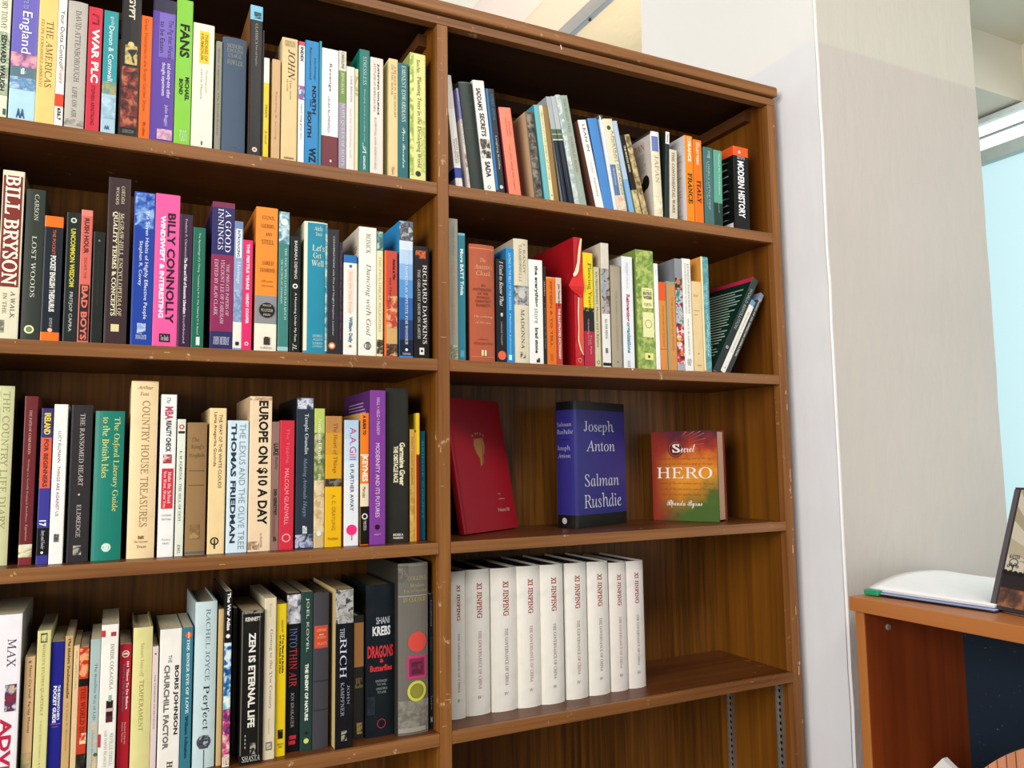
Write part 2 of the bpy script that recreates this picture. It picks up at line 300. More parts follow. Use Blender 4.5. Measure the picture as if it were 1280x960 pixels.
BOOKS = [
['S1tL', -653.6, 16.8, 208.8, 19.0, 0.0, 'p', 'e6e6c8', 'pale green and cream paperback cut off by the left edge, top shelf', 'books on the top left shelf', [['b', 0.0, 0.156, 'dfe3cf'], ['b', 0.3946, 0.8257, 'b9c4a4'], ['m', 0.3946, 0.8257, 0, 1, '8e9f82', 'c4cdb2', 'd6dac4'], ['t', 'HISTORY TODAY', 0.0841, 0.3768, 0.35, 0.75, '6b604e', 's'], ['t', 'EDWARD WAUGH', 0.4184, 0.7964, 0.42, 0.8, '23291f', 'N'], ['r', 0.9136, 0.9546, 0.75, 0.95, '4a5a66']], {}],
['S1tL', -634.8, 30.6, 205.7, 19.0, 0.0, 'p', 'b4d8e6', 'lilac to pale blue travel paperback with the white title England', 'books on the top left shelf', [['b', 0.0, 0.5141, '6f67b8'], ['m', 0.508, 0.6051, 0, 1, 'c98aa4', '7d5a8c', 'e4a8ae'], ['b', 0.6051, 0.6777, '5e7a84'], ['m', 0.6777, 0.7622, 0, 1, '5d84b0', 'aac6da', '7aa0c4'], ['t', 'England', 0.2152, 0.508, 0.27, 0.76, 'f6f6ff', 'n'], ['t', 'Where to', 0.0616, 0.1968, 0.4, 0.7, 'a9a6dc', 'n'], ['H', 'AA', 0.8946, 0.9606, 0.3, 0.62, '28527c', 'N'], ['t', 'guide', 0.6136, 0.6572, 0.38, 0.62, 'e8f2f2', 'N']], {}],
['S1tL', -603.8, 23.1, 202.8, 19.0, 0.0, 'p', 'ecca7c', 'golden cream paperback with the brown title THE AMERICAS', 'books on the top left shelf', [['t', 'THE AMERICAS', 0.2394, 0.7133, 0.42, 0.78, '6b5526', 's'], ['t', 'FELIPE FERNANDEZ-ARMESTO', 0.2331, 0.7133, 0.14, 0.3, '8f7740', 's']], {}],
['S1tL', -580.3, 10.0, 199.6, 19.0, 0.0, 'p', 'f1ede4', 'thin white paperback with a red band near its foot, beside the golden one', 'books on the top left shelf', [['b', 0.742, 0.833, 'e2492e'], ['t', 'Your Outta Control', 0.1291, 0.5389, 0.3, 0.8, '4e4e46', 'n'], ['t', 'Puppy', 0.5452, 0.666, 0.3, 0.8, 'd8664a', 'n'], ['t', '636.7', 0.8431, 0.9313, 0.3, 0.75, '26221f', 'N']], {}],
['S1tL', -568.6, 24.1, 192.0, 19.0, 0.0, 'h', 'b9b3a8', 'light grey hardback with thin dark capitals ending in LIFE ON AIR', 'books on the top left shelf', [['t', 'DAVID ATTENBOROUGH', 0.0703, 0.6195, 0.4, 0.68, '5b5650', 's'], ['t', 'LIFE ON AIR', 0.6594, 0.8911, 0.36, 0.6, '5b5650', 's'], ['m', 0.9043, 0.9504, 0, 1, '8e8a80', 'b9b3a8', '6f6b66']], {}],
['S1tL', -542.7, 17.3, 188.9, 19.0, 0.0, 'p', 'cf3145', 'crimson paperback with the bold white title WAR PLC', 'books on the top left shelf', [['t', 'WAR PLC', 0.1701, 0.5955, 0.28, 0.82, 'fbf3ee', 'N'], ['m', 0.0526, 0.1356, 0.25, 0.75, '8f1a28', 'cf3145', '5f1420'], ['t', 'STEPHEN ARMSTRONG', 0.616, 0.9256, 0.36, 0.62, '6e1422', 'n']], {}],
['S1tL', -523.2, 18.3, 188.2, 19.0, 0.0, 'p', 'a9c6d4', 'teal topped travel paperback with white title Devon & Cornwall', 'books on the top left shelf', [['b', 0.0, 0.5652, '2f949b'], ['m', 0.5652, 0.6618, 0, 1, '9b9a62', '6f8f8c', 'c4bd82'], ['m', 0.6893, 0.8542, 0.0, 1, '9cbccb', 'b6d2de', '8fb0c4'], ['t', 'Devon & Cornwall', 0.1204, 0.5583, 0.36, 0.72, 'eef8f6', 'n'], ['t', 'guide', 0.0435, 0.1134, 0.42, 0.75, 'bfe2e2', 'n'], ['H', 'AA', 0.9089, 0.9431, 0.25, 0.6, '28527c', 'N']], {}],
['S1tL', -500.8, 25.5, 223.8, 19.0, 0.0, 'p', '2b2b2b', 'black paperback with a golden mosque dome and crowd picture on its spine', 'books on the top left shelf', [['t', 'EGYPT', 0.006, 0.185, 0.36, 0.68, 'd8d0b8', 'N'], ['m', 0.363, 0.493, 0.22, 0.85, 'd8c07a', '8f7a3e', '2b2b2b'], ['d', 0.3571, 0.52, 0.16, 'd6c384'], ['m', 0.5106, 0.9201, 0.08, 0.92, '7c2f2c', '3a2422', 'b56a4a'], ['t', 'NATIONAL', 0.9318, 0.955, 0.2, 0.8, '8a8a84', 'n']], {'side': '232445'}],
['S1tL', -474.6, 14.6, 192.3, 19.0, 0.0, 'p', 'e8660f', 'thin bright orange paperback between the black and purple books', 'books on the top left shelf', [['t', 'Great Visionaries in the British Garden Show', 0.0252, 0.7581, 0.3, 0.62, 'a03e08', 'n'], ['t', 'fifth edition', 0.8401, 0.9492, 0.35, 0.62, '7a2c06', 'n']], {}],
['S1tL', -459.5, 31.1, 224.5, 19.0, 0.0, 'p', '5b3f9c', 'violet paperback about a pig that wants to be eaten, dark head band', 'books on the top left shelf', [['b', 0.0, 0.0909, '3a3352'], ['r', 0.097, 0.404, 0.28, 0.96, '7a66b8'], ['t', 'The Pig that Wants', 0.1393, 0.404, 0.62, 0.88, '2b1d50', 'n'], ['t', 'to be Eaten', 0.1574, 0.3741, 0.32, 0.52, '2b1d50', 'n'], ['t', 'and ninety-nine other', 0.44, 0.6784, 0.62, 0.84, 'efe8fa', 'n'], ['t', 'thought experiments', 0.44, 0.6666, 0.4, 0.6, 'efe8fa', 'n'], ['t', 'Julian Baggini', 0.7259, 0.8679, 0.58, 0.76, 'cfc4ea', 'n'], ['m', 0.8915, 0.9622, 0.3, 0.95, 'e0b6c0', 'b88aa8', '5b3f9c']], {}],
['S1tL', -427.4, 22.4, 230.8, 19.0, 0.0, 'p', '82c63c', 'lime green paperback with the black title FANS', 'books on the top left shelf', [['t', 'FANS', 0.1691, 0.3938, 0.22, 0.82, '1e2a14', 'N'], ['t', 'MICHAEL', 0.5232, 0.6812, 0.6, 0.86, '1e2a14', 'N'], ['t', 'BOND', 0.5408, 0.6462, 0.24, 0.48, '1e2a14', 'N'], ['H', 'PICADOR', 0.879, 0.9543, 0.35, 0.8, 'c8ecb0', 'n']], {}],
['S1tL', -403.8, 29.6, 199.0, 19.0, 0.0, 'p', 'efe9d2', 'thick cream paperback with a yellow title box beside the lime green one', 'books on the top left shelf', [['r', 0.0585, 0.3148, 0.3, 0.76, 'edc93a'], ['t', 'THEORIES OF', 0.0793, 0.2941, 0.54, 0.7, 'a07c18', 'N'], ['t', 'HUMOUR', 0.0793, 0.2941, 0.36, 0.5, 'a07c18', 'N'], ['t', 'The finishing touch', 0.3631, 0.5419, 0.6, 0.7, '8c8a80', 'n'], ['t', 'Lorrie Moore', 0.3631, 0.5967, 0.38, 0.48, '8c8a80', 'n'], ['r', 0.9238, 0.9537, 0.47, 0.53, '45423c']], {}],
['S1tL', -371.1, 8.5, 176.9, 19.0, 0.0, 'h', '8d8c79', 'thin olive grey hardback with faded dark lettering, top left shelf', 'books on the top left shelf', [['t', 'Walter Lippmann The Good Society', 0.0611, 0.8436, 0.28, 0.66, '4f4e42', 's']], {}],
['S1tL', -361.6, 34.5, 187.2, 19.0, 0.0, 'h', '4d5c6f', 'slate blue clothbound dictionary with faded gilt title at its head', 'books on the top left shelf', [['H', 'MODERN', 0.0549, 0.0891, 0.18, 0.85, 'a09b8c', 's'], ['H', 'ENGLISH', 0.096, 0.1268, 0.18, 0.85, 'a09b8c', 's'], ['H', 'USAGE', 0.137, 0.1712, 0.22, 0.8, 'a09b8c', 's'], ['H', 'FOWLER', 0.1917, 0.2327, 0.2, 0.85, 'a09b8c', 's'], ['t', 'OXFORD', 0.9238, 0.9288, 0.2, 0.8, '8d8a80', 's']], {'rough': 0.8}],
['S1tL', -322.2, 18.7, 247.5, 19.0, 0.0, 'p', '23211f', 'tall black paperback with a sky blue head, highest in its row', 'books on the top left shelf', [['b', 0.0, 0.0952, '7fc0dc'], ['t', 'CLASSICS', 0.1189, 0.2531, 0.42, 0.62, 'b8b4aa', 's'], ['t', 'Pride and Prejudice', 0.2597, 0.3971, 0.42, 0.6, 'b8b4aa', 's'], ['m', 0.0423, 0.0846, 0.3, 0.85, '1d2c33', '7fc0dc', '2f5a6a'], ['d', 0.9402, 0.5, 0.2, 'e8d8d0'], ['d', 0.9402, 0.5, 0.1, 'b04a3a']], {'side': '8a5a35'}],
['S1tL', -302.9, 2.0, 209.6, 19.0, 0.0, 'p', '2a2624', 'very thin black book next to the tall black paperback', 'books on the top left shelf', [], {'side': '2a2624'}],
['S1tL', -300.4, 8.0, 165.8, 19.0, 0.0, 'p', 'e6c81e', 'slim yellow paperback with a white head band', 'books on the top left shelf', [['b', 0.0, 0.245, 'efe9da'], ['t', 'DREAMS', 0.4593, 0.5855, 0.3, 0.7, '6b5a12', 'n'], ['t', 'A novel', 0.7113, 0.8367, 0.3, 0.7, '6b5a12', 'n']], {}],
['S1tL', -287.8, 12.5, 166.5, 19.0, 0.0, 'p', 'cda777', 'short tan paperback leaning close to the book titled JOHN', 'books on the top left shelf', [['t', 'Reading & writing', 0.3176, 0.7838, 0.35, 0.62, '9a7a54', 'n']], {'side': 'd9bf94'}],
['S1tL', -273.2, 24.0, 206.1, 19.0, 0.0, 'p', 'e0c38c', 'beige paperback with the dark italic title JOHN', 'books on the top left shelf', [['H', 'INTRODUCING', 0.0209, 0.0451, 0.15, 0.85, '5b4a2c', 's'], ['H', 'CHRISTIANITY', 0.0483, 0.0676, 0.15, 0.85, '5b4a2c', 's'], ['t', 'JOHN', 0.0933, 0.3334, 0.38, 0.82, '3e301c', 'i'], ['t', 'THE SON', 0.3334, 0.4925, 0.5, 0.6, '6e5a38', 's'], ['t', 'OF GOD', 0.3334, 0.4289, 0.3, 0.4, '6e5a38', 's'], ['r', 0.9465, 0.9591, 0.2, 0.8, '8b744a']], {'side': 'e6d0a4'}],
['S1tL', -247.3, 9.4, 205.1, 19.0, 0.0, 'p', 'f0eee8', 'thin white paperback titled INDEX with a red top', 'books on the top left shelf', [['b', 0.0, 0.0326, 'd2405a'], ['t', 'INDEX', 0.0456, 0.1657, 0.25, 0.75, '15171c', 'N'], ['m', 0.3597, 0.4723, 0, 1, '3a6ab0', 'f0eee8', 'c8486a'], ['t', 'edited rising great hero', 0.5044, 0.792, 0.3, 0.62, '4b4b4b', 'n']], {}],
['S1tL', -237.0, 21.8, 209.6, 19.0, 0.0, 'p', '1b82bd', 'bright blue paperback with black lettering NORTH SOUTH', 'books on the top left shelf', [['t', 'Reconstructed', 0.0545, 0.3097, 0.3, 0.46, '0c2838', 'n'], ['t', 'psychology', 0.1345, 0.3097, 0.62, 0.78, '0c2838', 'n'], ['t', 'NORTH', 0.3573, 0.5787, 0.5, 0.8, '07121c', 'N'], ['t', 'over', 0.4682, 0.5314, 0.34, 0.46, '0c2838', 'n'], ['t', 'SOUTH', 0.563, 0.7674, 0.18, 0.46, '07121c', 'N'], ['t', 'WZ', 0.8456, 0.9627, 0.3, 0.8, '07121c', 'N']], {}],
['S1tL', -214.5, 3.5, 212.7, 19.0, 0.0, 'p', '2e8d9c', 'very thin teal book behind the bright blue paperback', 'books on the top left shelf', [], {}],
['S1tL', -210.4, 26.8, 202.8, 19.0, 0.0, 'p', 'f2efeb', 'white paperback with small dark title Revenge and maroon foot', 'books on the top left shelf', [['b', 0.7218, 0.9731, '6e2530'], ['t', 'Revenge', 0.1236, 0.3561, 0.38, 0.6, '54222a', 'n'], ['t', 'LAURA BLUMENFELD', 0.3975, 0.6988, 0.36, 0.5, '6e6862', 'n'], ['r', 0.9145, 0.934, 0.5, 0.6, 'e8d8d8']], {}],
['S1tL', -182.6, 11.8, 204.0, 19.0, 0.0, 'p', '9a92a0', 'grey purple paperback with a leaf green band below its cream head', 'books on the top left shelf', [['b', 0.0, 0.1654, 'd8d4c0'], ['b', 0.1654, 0.4311, '6f8c3c'], ['t', 'CAROLINE', 0.01, 0.1487, 0.3, 0.7, '4c4a3e', 'n'], ['t', 'BINGHAM', 0.1821, 0.3566, 0.3, 0.7, 'e6ecd0', 's'], ['t', 'MARY QUEEN OF SCOTS', 0.4393, 0.9481, 0.28, 0.78, 'e4dfe6', 's']], {}],
['S1tL', -170.1, 13.2, 179.9, 19.0, 0.0, 'p', 'e2dcd8', 'pale pinkish white paperback with faint lettering, top left shelf', 'books on the top left shelf', [['t', 'JUNE BENYON', 0.0855, 0.3313, 0.35, 0.7, '8f7f96', 'n'], ['t', 'and the Canterbury trail', 0.3972, 0.8555, 0.35, 0.65, 'c89aa4', 's']], {}],
['S1tL', -156.2, 5.3, 178.3, 19.0, 0.0, 'p', 'e3d39c', 'thin straw coloured paperback with olive marks left of a green book', 'books on the top left shelf', [['m', 0.0269, 0.257, 0.1, 0.9, 'a08f4a', 'e3d39c', 'c9b878']], {}],
['S1tL', -149.2, 17.5, 214.3, 19.0, 0.0, 'p', '0d6f66', 'dark green paperback titled STRESSLESS', 'books on the top left shelf', [['t', 'STRESSLESS', 0.0565, 0.2817, 0.35, 0.7, 'b8d8cc', 's'], ['t', 'Managing stress in a modern world', 0.3137, 0.7353, 0.42, 0.6, 'b8d8cc', 'i'], ['t', 'J', 0.7432, 0.83, 0.3, 0.7, 'cfe6dc', 'c'], ['t', 'SCHOLASTIC', 0.8458, 0.9558, 0.4, 0.6, 'eef4f0', 'N']], {'side': '0d7464'}],
['S1tL', -130.4, 21.8, 204.8, 19.0, 0.0, 'p', 'e6d9cc', 'pinkish cream paperback titled JUSTIFYING VIOLENCE', 'books on the top left shelf', [['t', 'JUSTIFYING VIOLENCE', 0.0493, 0.4798, 0.5, 0.68, '2c2622', 'N'], ['t', 'ATTITUDES OF AMERICAN MEN', 0.0493, 0.4547, 0.25, 0.4, '8a7c70', 'n'], ['t', 'BLUMENTHAL KAHN ANDREWS HEAD', 0.505, 0.9381, 0.32, 0.48, 'a59888', 'n']], {'side': 'd8cfc4'}],
['S1tL', -98.6, 15.5, 209.4, 19.0, 0.0, 'p', 'e3c890', 'cream paperback with tan spine and pale yellow side', 'books on the top left shelf', [['t', 'A READER IN THE HISTORY', 0.0571, 0.4906, 0.56, 0.8, '6f5a30', 's'], ['t', 'OF THE BOOK', 0.0487, 0.3079, 0.24, 0.46, '6f5a30', 's'], ['H', 'C', 0.894, 0.9594, 0.3, 0.6, 'c06a50', 'c']], {'side': 'e9dfa4'}],
['S1tL', -82.7, 17.8, 205.3, 19.0, 0.0, 'p', '0e646a', 'teal paperback titled EMINENT EDWARDIANS', 'books on the top left shelf', [['t', 'EMINENT EDWARDIANS', 0.0207, 0.4994, 0.35, 0.75, 'dfe9dc', 's'], ['t', 'Piers Brendon', 0.5503, 0.8877, 0.35, 0.72, 'dfe9dc', 'c']], {'side': '0e646a'}],
['S1tL', -61.7, 28.0, 228.2, 19.0, 0.0, 'p', 'dfe08e', 'yellow green paperback about planting trees in the developing world', 'books on the top left shelf', [['m', 0.0031, 0.9422, 0, 0.22, 'a8b85c', 'dfe08e', '8ca04c'], ['m', 0.5133, 0.9118, 0.7, 1, 'b4c068', 'dfe08e', 'c8d080'], ['t', 'Baschin', 0.047, 0.1487, 0.42, 0.66, '5d6638', 's'], ['t', 'Planting Trees in the Developing World', 0.1799, 0.8813, 0.4, 0.72, '31402a', 's'], ['d', 0.927, 0.5, 0.17, '2b3a20']], {'side': 'a9b56a'}],
['S2tL', -636.9, 25.1, 231.5, 19.0, 0.0, 'p', 'ded8bc', 'thick cream paperback with huge cream capitals on maroon panels', 'books on the second left shelf', [['r', 0.0311, 0.6898, 0.04, 0.92, '7c2a24'], ['t', 'BILL BRYSON', 0.0311, 0.6777, 0.14, 0.84, 'f2e8d2', 'S'], ['t', 'A WALK', 0.7142, 0.8719, 0.6, 0.8, '4d483c', 's'], ['t', 'IN THE', 0.7263, 0.8477, 0.25, 0.42, '5d584a', 's'], ['m', 0.884, 0.9565, 0.1, 0.35, '6b6558', 'ded8bc', '8e887a']], {'side': '6f5138'}],
['S2tL', -608.9, 22.2, 209.4, 19.0, 0.0, 'h', '3a4238', 'dark green hardback with pale letters LOST WOODS', 'books on the second left shelf', [['t', 'CARSON', 0.0347, 0.2076, 0.45, 0.68, 'cfd4c0', 's'], ['t', 'LOST WOODS', 0.311, 0.7142, 0.4, 0.64, 'cfd4c0', 's'], ['o', 0.9241, 0.44, 0.26, 'd4dcae', 0.6], ['d', 0.9241, 0.44, 0.12, '7a8a50']], {'rough': 0.55}],
['S2tL', -586.0, 22.2, 174.6, 19.0, 0.0, 'p', '232c38', 'navy paperback with orange head and foot bands, pocket thesaurus', 'books on the second left shelf', [['b', 0.0, 0.0869, 'f0701c'], ['b', 0.9223, 0.9908, 'f0701c'], ['t', 'THE POCKET', 0.1086, 0.3082, 0.45, 0.62, 'd8703c', 'n'], ['t', 'POCKET ENGLISH THESAURUS', 0.3165, 0.7619, 0.38, 0.68, 'e6e4dc', 'N'], ['t', 'EDITED BY', 0.811, 0.8847, 0.45, 0.6, 'b8b6ac', 'n'], ['d', 0.9059, 0.5, 0.13, 'e8b8a0']], {}],
['S2tL', -559.8, 16.8, 182.6, 19.0, 0.0, 'p', '28312f', 'blackish green paperback titled UNCOMMON WISDOM in yellow', 'books on the second left shelf', [['o', 0.0598, 0.5, 0.22, 'c8ccbc', 0.5], ['t', 'UNCOMMON WISDOM', 0.1243, 0.5726, 0.32, 0.68, 'c9bf3a', 'N'], ['t', 'FRITJOF CAPRA', 0.6124, 0.9133, 0.32, 0.62, 'c8c8c0', 'n']], {}],
['S2tL', -542.2, 13.8, 188.6, 19.0, 0.0, 'p', 'd2685a', 'salmon red paperback with the black title BAD BOYS', 'books on the second left shelf', [['b', 0.0, 0.0441, 'e08272'], ['t', 'RUSH HOUR', 0.063, 0.3297, 0.28, 0.72, '5a2420', 'N'], ['t', 'ESCAPE THE', 0.3609, 0.5167, 0.38, 0.6, 'a04438', 'n'], ['r', 0.5633, 0.977, 0.1, 0.9, '2e2420'], ['t', 'BAD BOYS', 0.5711, 0.9724, 0.24, 0.8, 'd8705e', 'N']], {}],
['S2tL', -526.1, 13.9, 159.3, 19.0, 0.0, 'p', '262b25', 'short near black paperback left of the aubergine encyclopedia', 'books on the second left shelf', [['t', 'Russian Economy history', 0.1773, 0.6589, 0.38, 0.58, '454c42', 'n'], ['d', 0.0804, 0.5, 0.1, '7a8070']], {}],
['S2tL', -509.9, 28.4, 240.5, 19.0, 0.0, 'p', '4b3537', 'tall aubergine brown paperback titled QUALITY TERMS & CONCEPTS', 'books on the second left shelf', [['t', 'CORTADA', 0.0493, 0.1565, 0.58, 0.74, 'd8cfb0', 's'], ['t', 'WOODS', 0.0556, 0.1628, 0.34, 0.48, 'd8cfb0', 's'], ['t', 'McGRAW-HILL ENCYCLOPEDIA OF', 0.2131, 0.8283, 0.56, 0.74, 'dcd2b0', 's'], ['t', 'QUALITY TERMS & CONCEPTS', 0.2068, 0.8283, 0.22, 0.46, 'e4dcba', 'S'], ['r', 0.8774, 0.9204, 0.3, 0.66, 'd8cc9a'], ['r', 0.2094, 0.8283, 0.5, 0.53, 'cabf94']], {}],
['S2tL', -476.4, 27.5, 224.2, 19.0, 0.0, 'p', '1d3f9a', 'blue paperback with mottled sky head and thin white script lines', 'books on the second left shelf', [['m', 0.0069, 0.2392, 0.05, 0.95, '4a74c0', '1d3f9a', '8fb0dc'], ['t', 'The Seven Habits of Highly Effective People', 0.1164, 0.8258, 0.52, 0.74, 'dfe4f0', 'n'], ['t', 'Stephen R. Covey', 0.3208, 0.6113, 0.26, 0.46, 'dfe4f0', 'n'], ['m', 0.8525, 0.9191, 0.3, 0.7, 'c8d4ea', '1d3f9a', '8aa4d4'], ['H', 'SIMON & SCHUSTER', 0.9258, 0.955, 0.25, 0.75, 'c8d4ea', 'n']], {}],
['S2tL', -448.3, 32.4, 225.4, 19.0, 0.0, 'p', 'f05a9c', 'hot pink paperback with dark capitals over white capitals, broad spine', 'books on the second left shelf', [['t', 'BILLY CONNOLLY', 0.1241, 0.8445, 0.5, 0.84, '3a1a34', 'N'], ['t', 'WINDSWEPT & INTERESTING', 0.1447, 0.8109, 0.22, 0.42, 'fff2f6', 'N'], ['r', 0.9116, 0.9652, 0.28, 0.72, '2a1822'], ['H', 'Two Roads', 0.921, 0.9558, 0.34, 0.66, 'f0d8e0', 's']], {'side': 'f0a0b8'}],
['S2tL', -414.9, 16.9, 198.6, 19.0, 0.0, 'p', '46284a', 'thin dark plum paperback between the hot pink and the green', 'books on the second left shelf', [['t', 'Frederic P. Claremont', 0.0363, 0.3265, 0.4, 0.58, 'c4b4c4', 'n'], ['t', 'The Rise and Fall of Economic Liberalism', 0.3265, 0.7458, 0.38, 0.62, 'e4dae0', 'N'], ['t', 'Southbound', 0.7535, 0.9612, 0.4, 0.58, 'c4b4c4', 'n']], {}],
['S2tL', -396.8, 16.9, 181.0, 19.0, 0.0, 'p', '1c6652', 'small forest green paperback about ancient gods of China', 'books on the second left shelf', [['t', 'The Apostology of J. Chang', 0.0434, 0.3717, 0.4, 0.6, 'c4d8c8', 'n'], ['t', 'Translated by M. H. Chai, Edited by M. A. Russell', 0.3889, 0.8843, 0.4, 0.58, 'c4d8c8', 'n'], ['r', 0.9013, 0.9691, 0.4, 0.7, 'd8e4d4']], {}],
['S2tL', -371.0, 31.6, 223.8, 19.0, 0.0, 'p', '8a2a54', 'plum and navy paperback titled A GOOD INNINGS', 'books on the second left shelf', [['b', 0.0, 0.0357, '7a2c4c'], ['b', 0.0357, 0.3593, '2c2a62'], ['b', 0.8751, 0.9977, '2a2c60'], ['t', 'A GOOD', 0.0522, 0.3389, 0.58, 0.84, 'eceaf4', 's'], ['t', 'INNINGS', 0.0453, 0.3253, 0.26, 0.5, 'eceaf4', 's'], ['t', 'THE PRIVATE PAPERS OF', 0.4203, 0.7707, 0.66, 0.8, 'e6c4d4', 's'], ['t', 'VISCOUNT LEE OF FAREHAM', 0.3932, 0.8243, 0.42, 0.58, 'e6c4d4', 's'], ['t', 'EDITED BY ALAN CLARK', 0.3932, 0.7707, 0.14, 0.3, 'e6c4d4', 's'], ['H', 'JOHN MURRAY', 0.9111, 0.9644, 0.15, 0.85, 'dcdcec', 's']], {}],
['S2tL', -339.0, 12.2, 197.4, 19.0, 0.0, 'p', '8fa4c8', 'thin blue grey paperback with a cream title label, right of plum one', 'books on the second left shelf', [['b', 0.0, 0.0594, '6f88b4'], ['r', 0.0594, 0.2852, 0.18, 0.85, 'e8ecf0'], ['t', 'INTRODUCING', 0.0704, 0.2774, 0.32, 0.66, '3c4660', 'N'], ['t', 'Heritage', 0.3162, 0.4864, 0.25, 0.75, 'f0f2fa', 's'], ['b', 0.7783, 0.9767, 'ece4da'], ['m', 0.5327, 0.7783, 0.0, 1, '6c82ac', '8fa4c8', 'a8b8d4'], ['r', 0.931, 0.9584, 0.3, 0.7, '2e2a26']], {}],
['S2tL', -326.4, 14.1, 170.0, 19.0, 0.0, 'p', 'dd2c68', 'cerise paperback titled THE FERTILE YEARS', 'books on the second left shelf', [['t', 'THE FERTILE YEARS', 0.0346, 0.4505, 0.35, 0.66, 'fbe4ec', 'N'], ['t', 'WENDY COOPER', 0.4774, 0.7551, 0.35, 0.66, 'fbe4ec', 'N'], ['o', 0.9332, 0.5, 0.2, 'fbe4ec', 0.6]], {}],
['S2tL', -308.2, 32.1, 224.2, 19.0, 0.0, 'p', 'ea8c30', 'thick orange, grey and cream paperback with a black round medal', 'books on the second left shelf', [['b', 0.6145, 0.8065, '8b8b8f'], ['b', 0.8065, 0.9974, 'efe6d2'], ['H', 'GUNS,', 0.0589, 0.0897, 0.28, 0.86, '7c4714', 's'], ['H', 'GERMS,', 0.1177, 0.1485, 0.24, 0.86, '7c4714', 's'], ['H', 'AND', 0.1764, 0.1988, 0.42, 0.72, '7c4714', 's'], ['H', 'STEEL', 0.2267, 0.2573, 0.26, 0.84, '7c4714', 's'], ['H', 'JARED', 0.3741, 0.4018, 0.3, 0.82, '7c4714', 's'], ['H', 'DIAMOND', 0.424, 0.4516, 0.2, 0.88, '7c4714', 's'], ['H', 'with a new', 0.5042, 0.5207, 0.25, 0.8, '7c4714', 's'], ['H', 'afterword', 0.5387, 0.5552, 0.28, 0.8, '7c4714', 's'], ['d', 0.7134, 0.55, 0.36, '221c18'], ['H', 'WINNER', 0.675, 0.6887, 0.35, 0.75, 'd8d0b8', 's'], ['H', 'PULITZER', 0.7052, 0.7244, 0.28, 0.82, 'd8d0b8', 's'], ['H', 'PRIZE', 0.7381, 0.7518, 0.38, 0.72, 'd8d0b8', 's'], ['m', 0.8953, 0.9498, 0.42, 0.7, '2a241c', '3a342c', 'efe6d2'], ['H', 'NORTON', 0.9634, 0.9784, 0.25, 0.8, '4a443c', 's']], {'side': 'd87e2c'}],
['S2tL', -274.0, 15.6, 220.6, 19.0, 0.0, 'p', '3f8078', 'grey teal paperback with a white dog portrait at its head', 'books on the second left shelf', [['m', 0.0, 0.2295, 0, 1, '8eb4c4', '4c8090', 'cfe0e6'], ['d', 0.0719, 0.5, 0.34, 'dfe4e0'], ['t', 'THE DOG WHO LOVED TOO MUCH', 0.2581, 0.7678, 0.58, 0.78, 'd4e6e0', 's'], ['t', 'DR NICHOLAS DODMAN', 0.3436, 0.6552, 0.22, 0.4, 'd4e6e0', 's'], ['b', 0.9568, 0.9847, '9cc4c0']], {}],
['S2tL', -256.3, 15.2, 183.4, 19.0, 0.0, 'p', '1d2321', 'black paperback titled A Humming Under My Feet', 'books on the second left shelf', [['t', 'BARBARA DEMING', 0.0364, 0.364, 0.4, 0.68, 'dfe0d4', 'n'], ['o', 0.4275, 0.5, 0.26, 'dfe0d4', 0.5], ['t', 'A Humming Under My Feet', 0.484, 0.9008, 0.4, 0.68, 'dfe0d4', 'n'], ['t', 'JL', 0.9178, 0.9769, 0.3, 0.7, 'dfe0d4', 'i']], {}],
['S2tL', -235.2, 36.4, 210.9, 19.0, 0.0, 'h', '2389a4', 'broad turquoise hardback with cream hinge and old style title', 'books on the second left shelf', [['b', 0.0, 0.0092, 'd8e0c8'], ['r', 0.0092, 0.9726, 0.0, 0.14, 'e2ddc2'], ['H', 'Adelle', 0.0337, 0.0673, 0.42, 0.78, 'dcecd8', 's'], ['H', 'Davis', 0.0795, 0.107, 0.48, 0.76, 'dcecd8', 's'], ['H', "Let's", 0.1756, 0.2227, 0.34, 0.86, 'e9f0d0', 's'], ['H', 'Get', 0.2364, 0.2774, 0.38, 0.72, 'e9f0d0', 's'], ['H', 'Well', 0.2926, 0.3381, 0.3, 0.84, 'e9f0d0', 's'], ['H', 'GEORGE', 0.8521, 0.87, 0.38, 0.8, 'cfe6e6', 's'], ['H', 'ALLEN', 0.8789, 0.8968, 0.38, 0.8, 'cfe6e6', 's'], ['H', 'UNWIN', 0.9087, 0.9265, 0.38, 0.8, 'cfe6e6', 's'], ['H', 'LONDON', 0.9325, 0.9474, 0.38, 0.8, 'cfe6e6', 's'], ['m', 0.0153, 0.9726, 0.9, 1, '8fbcc0', '2389a4', 'cfe0d0']], {'side': 'd9d4b8'}],
['S2tL', -198.2, 17.8, 201.9, 19.0, 0.0, 'p', '35353e', 'dark grey paperback of conversations with a small orange badge', 'books on the second left shelf', [['t', 'CONVERSATIONS with Pico and Vaughn', 0.0548, 0.5945, 0.4, 0.6, 'c4c0bc', 'n'], ['t', 'Stephen Leather', 0.6024, 0.847, 0.4, 0.58, 'c4c0bc', 'n'], ['d', 0.9255, 0.4, 0.3, 'e0803c'], ['d', 0.9255, 0.4, 0.17, 'f2e8d8']], {}],
['S2tL', -179.8, 5.1, 182.5, 19.0, 0.0, 'p', '3a2c3c', 'thin dark book with purple lettering beside the dark grey one', 'books on the second left shelf', [['t', 'Touch and so turn in the Street', 0.0678, 0.8618, 0.3, 0.75, '84406a', 'n']], {}],
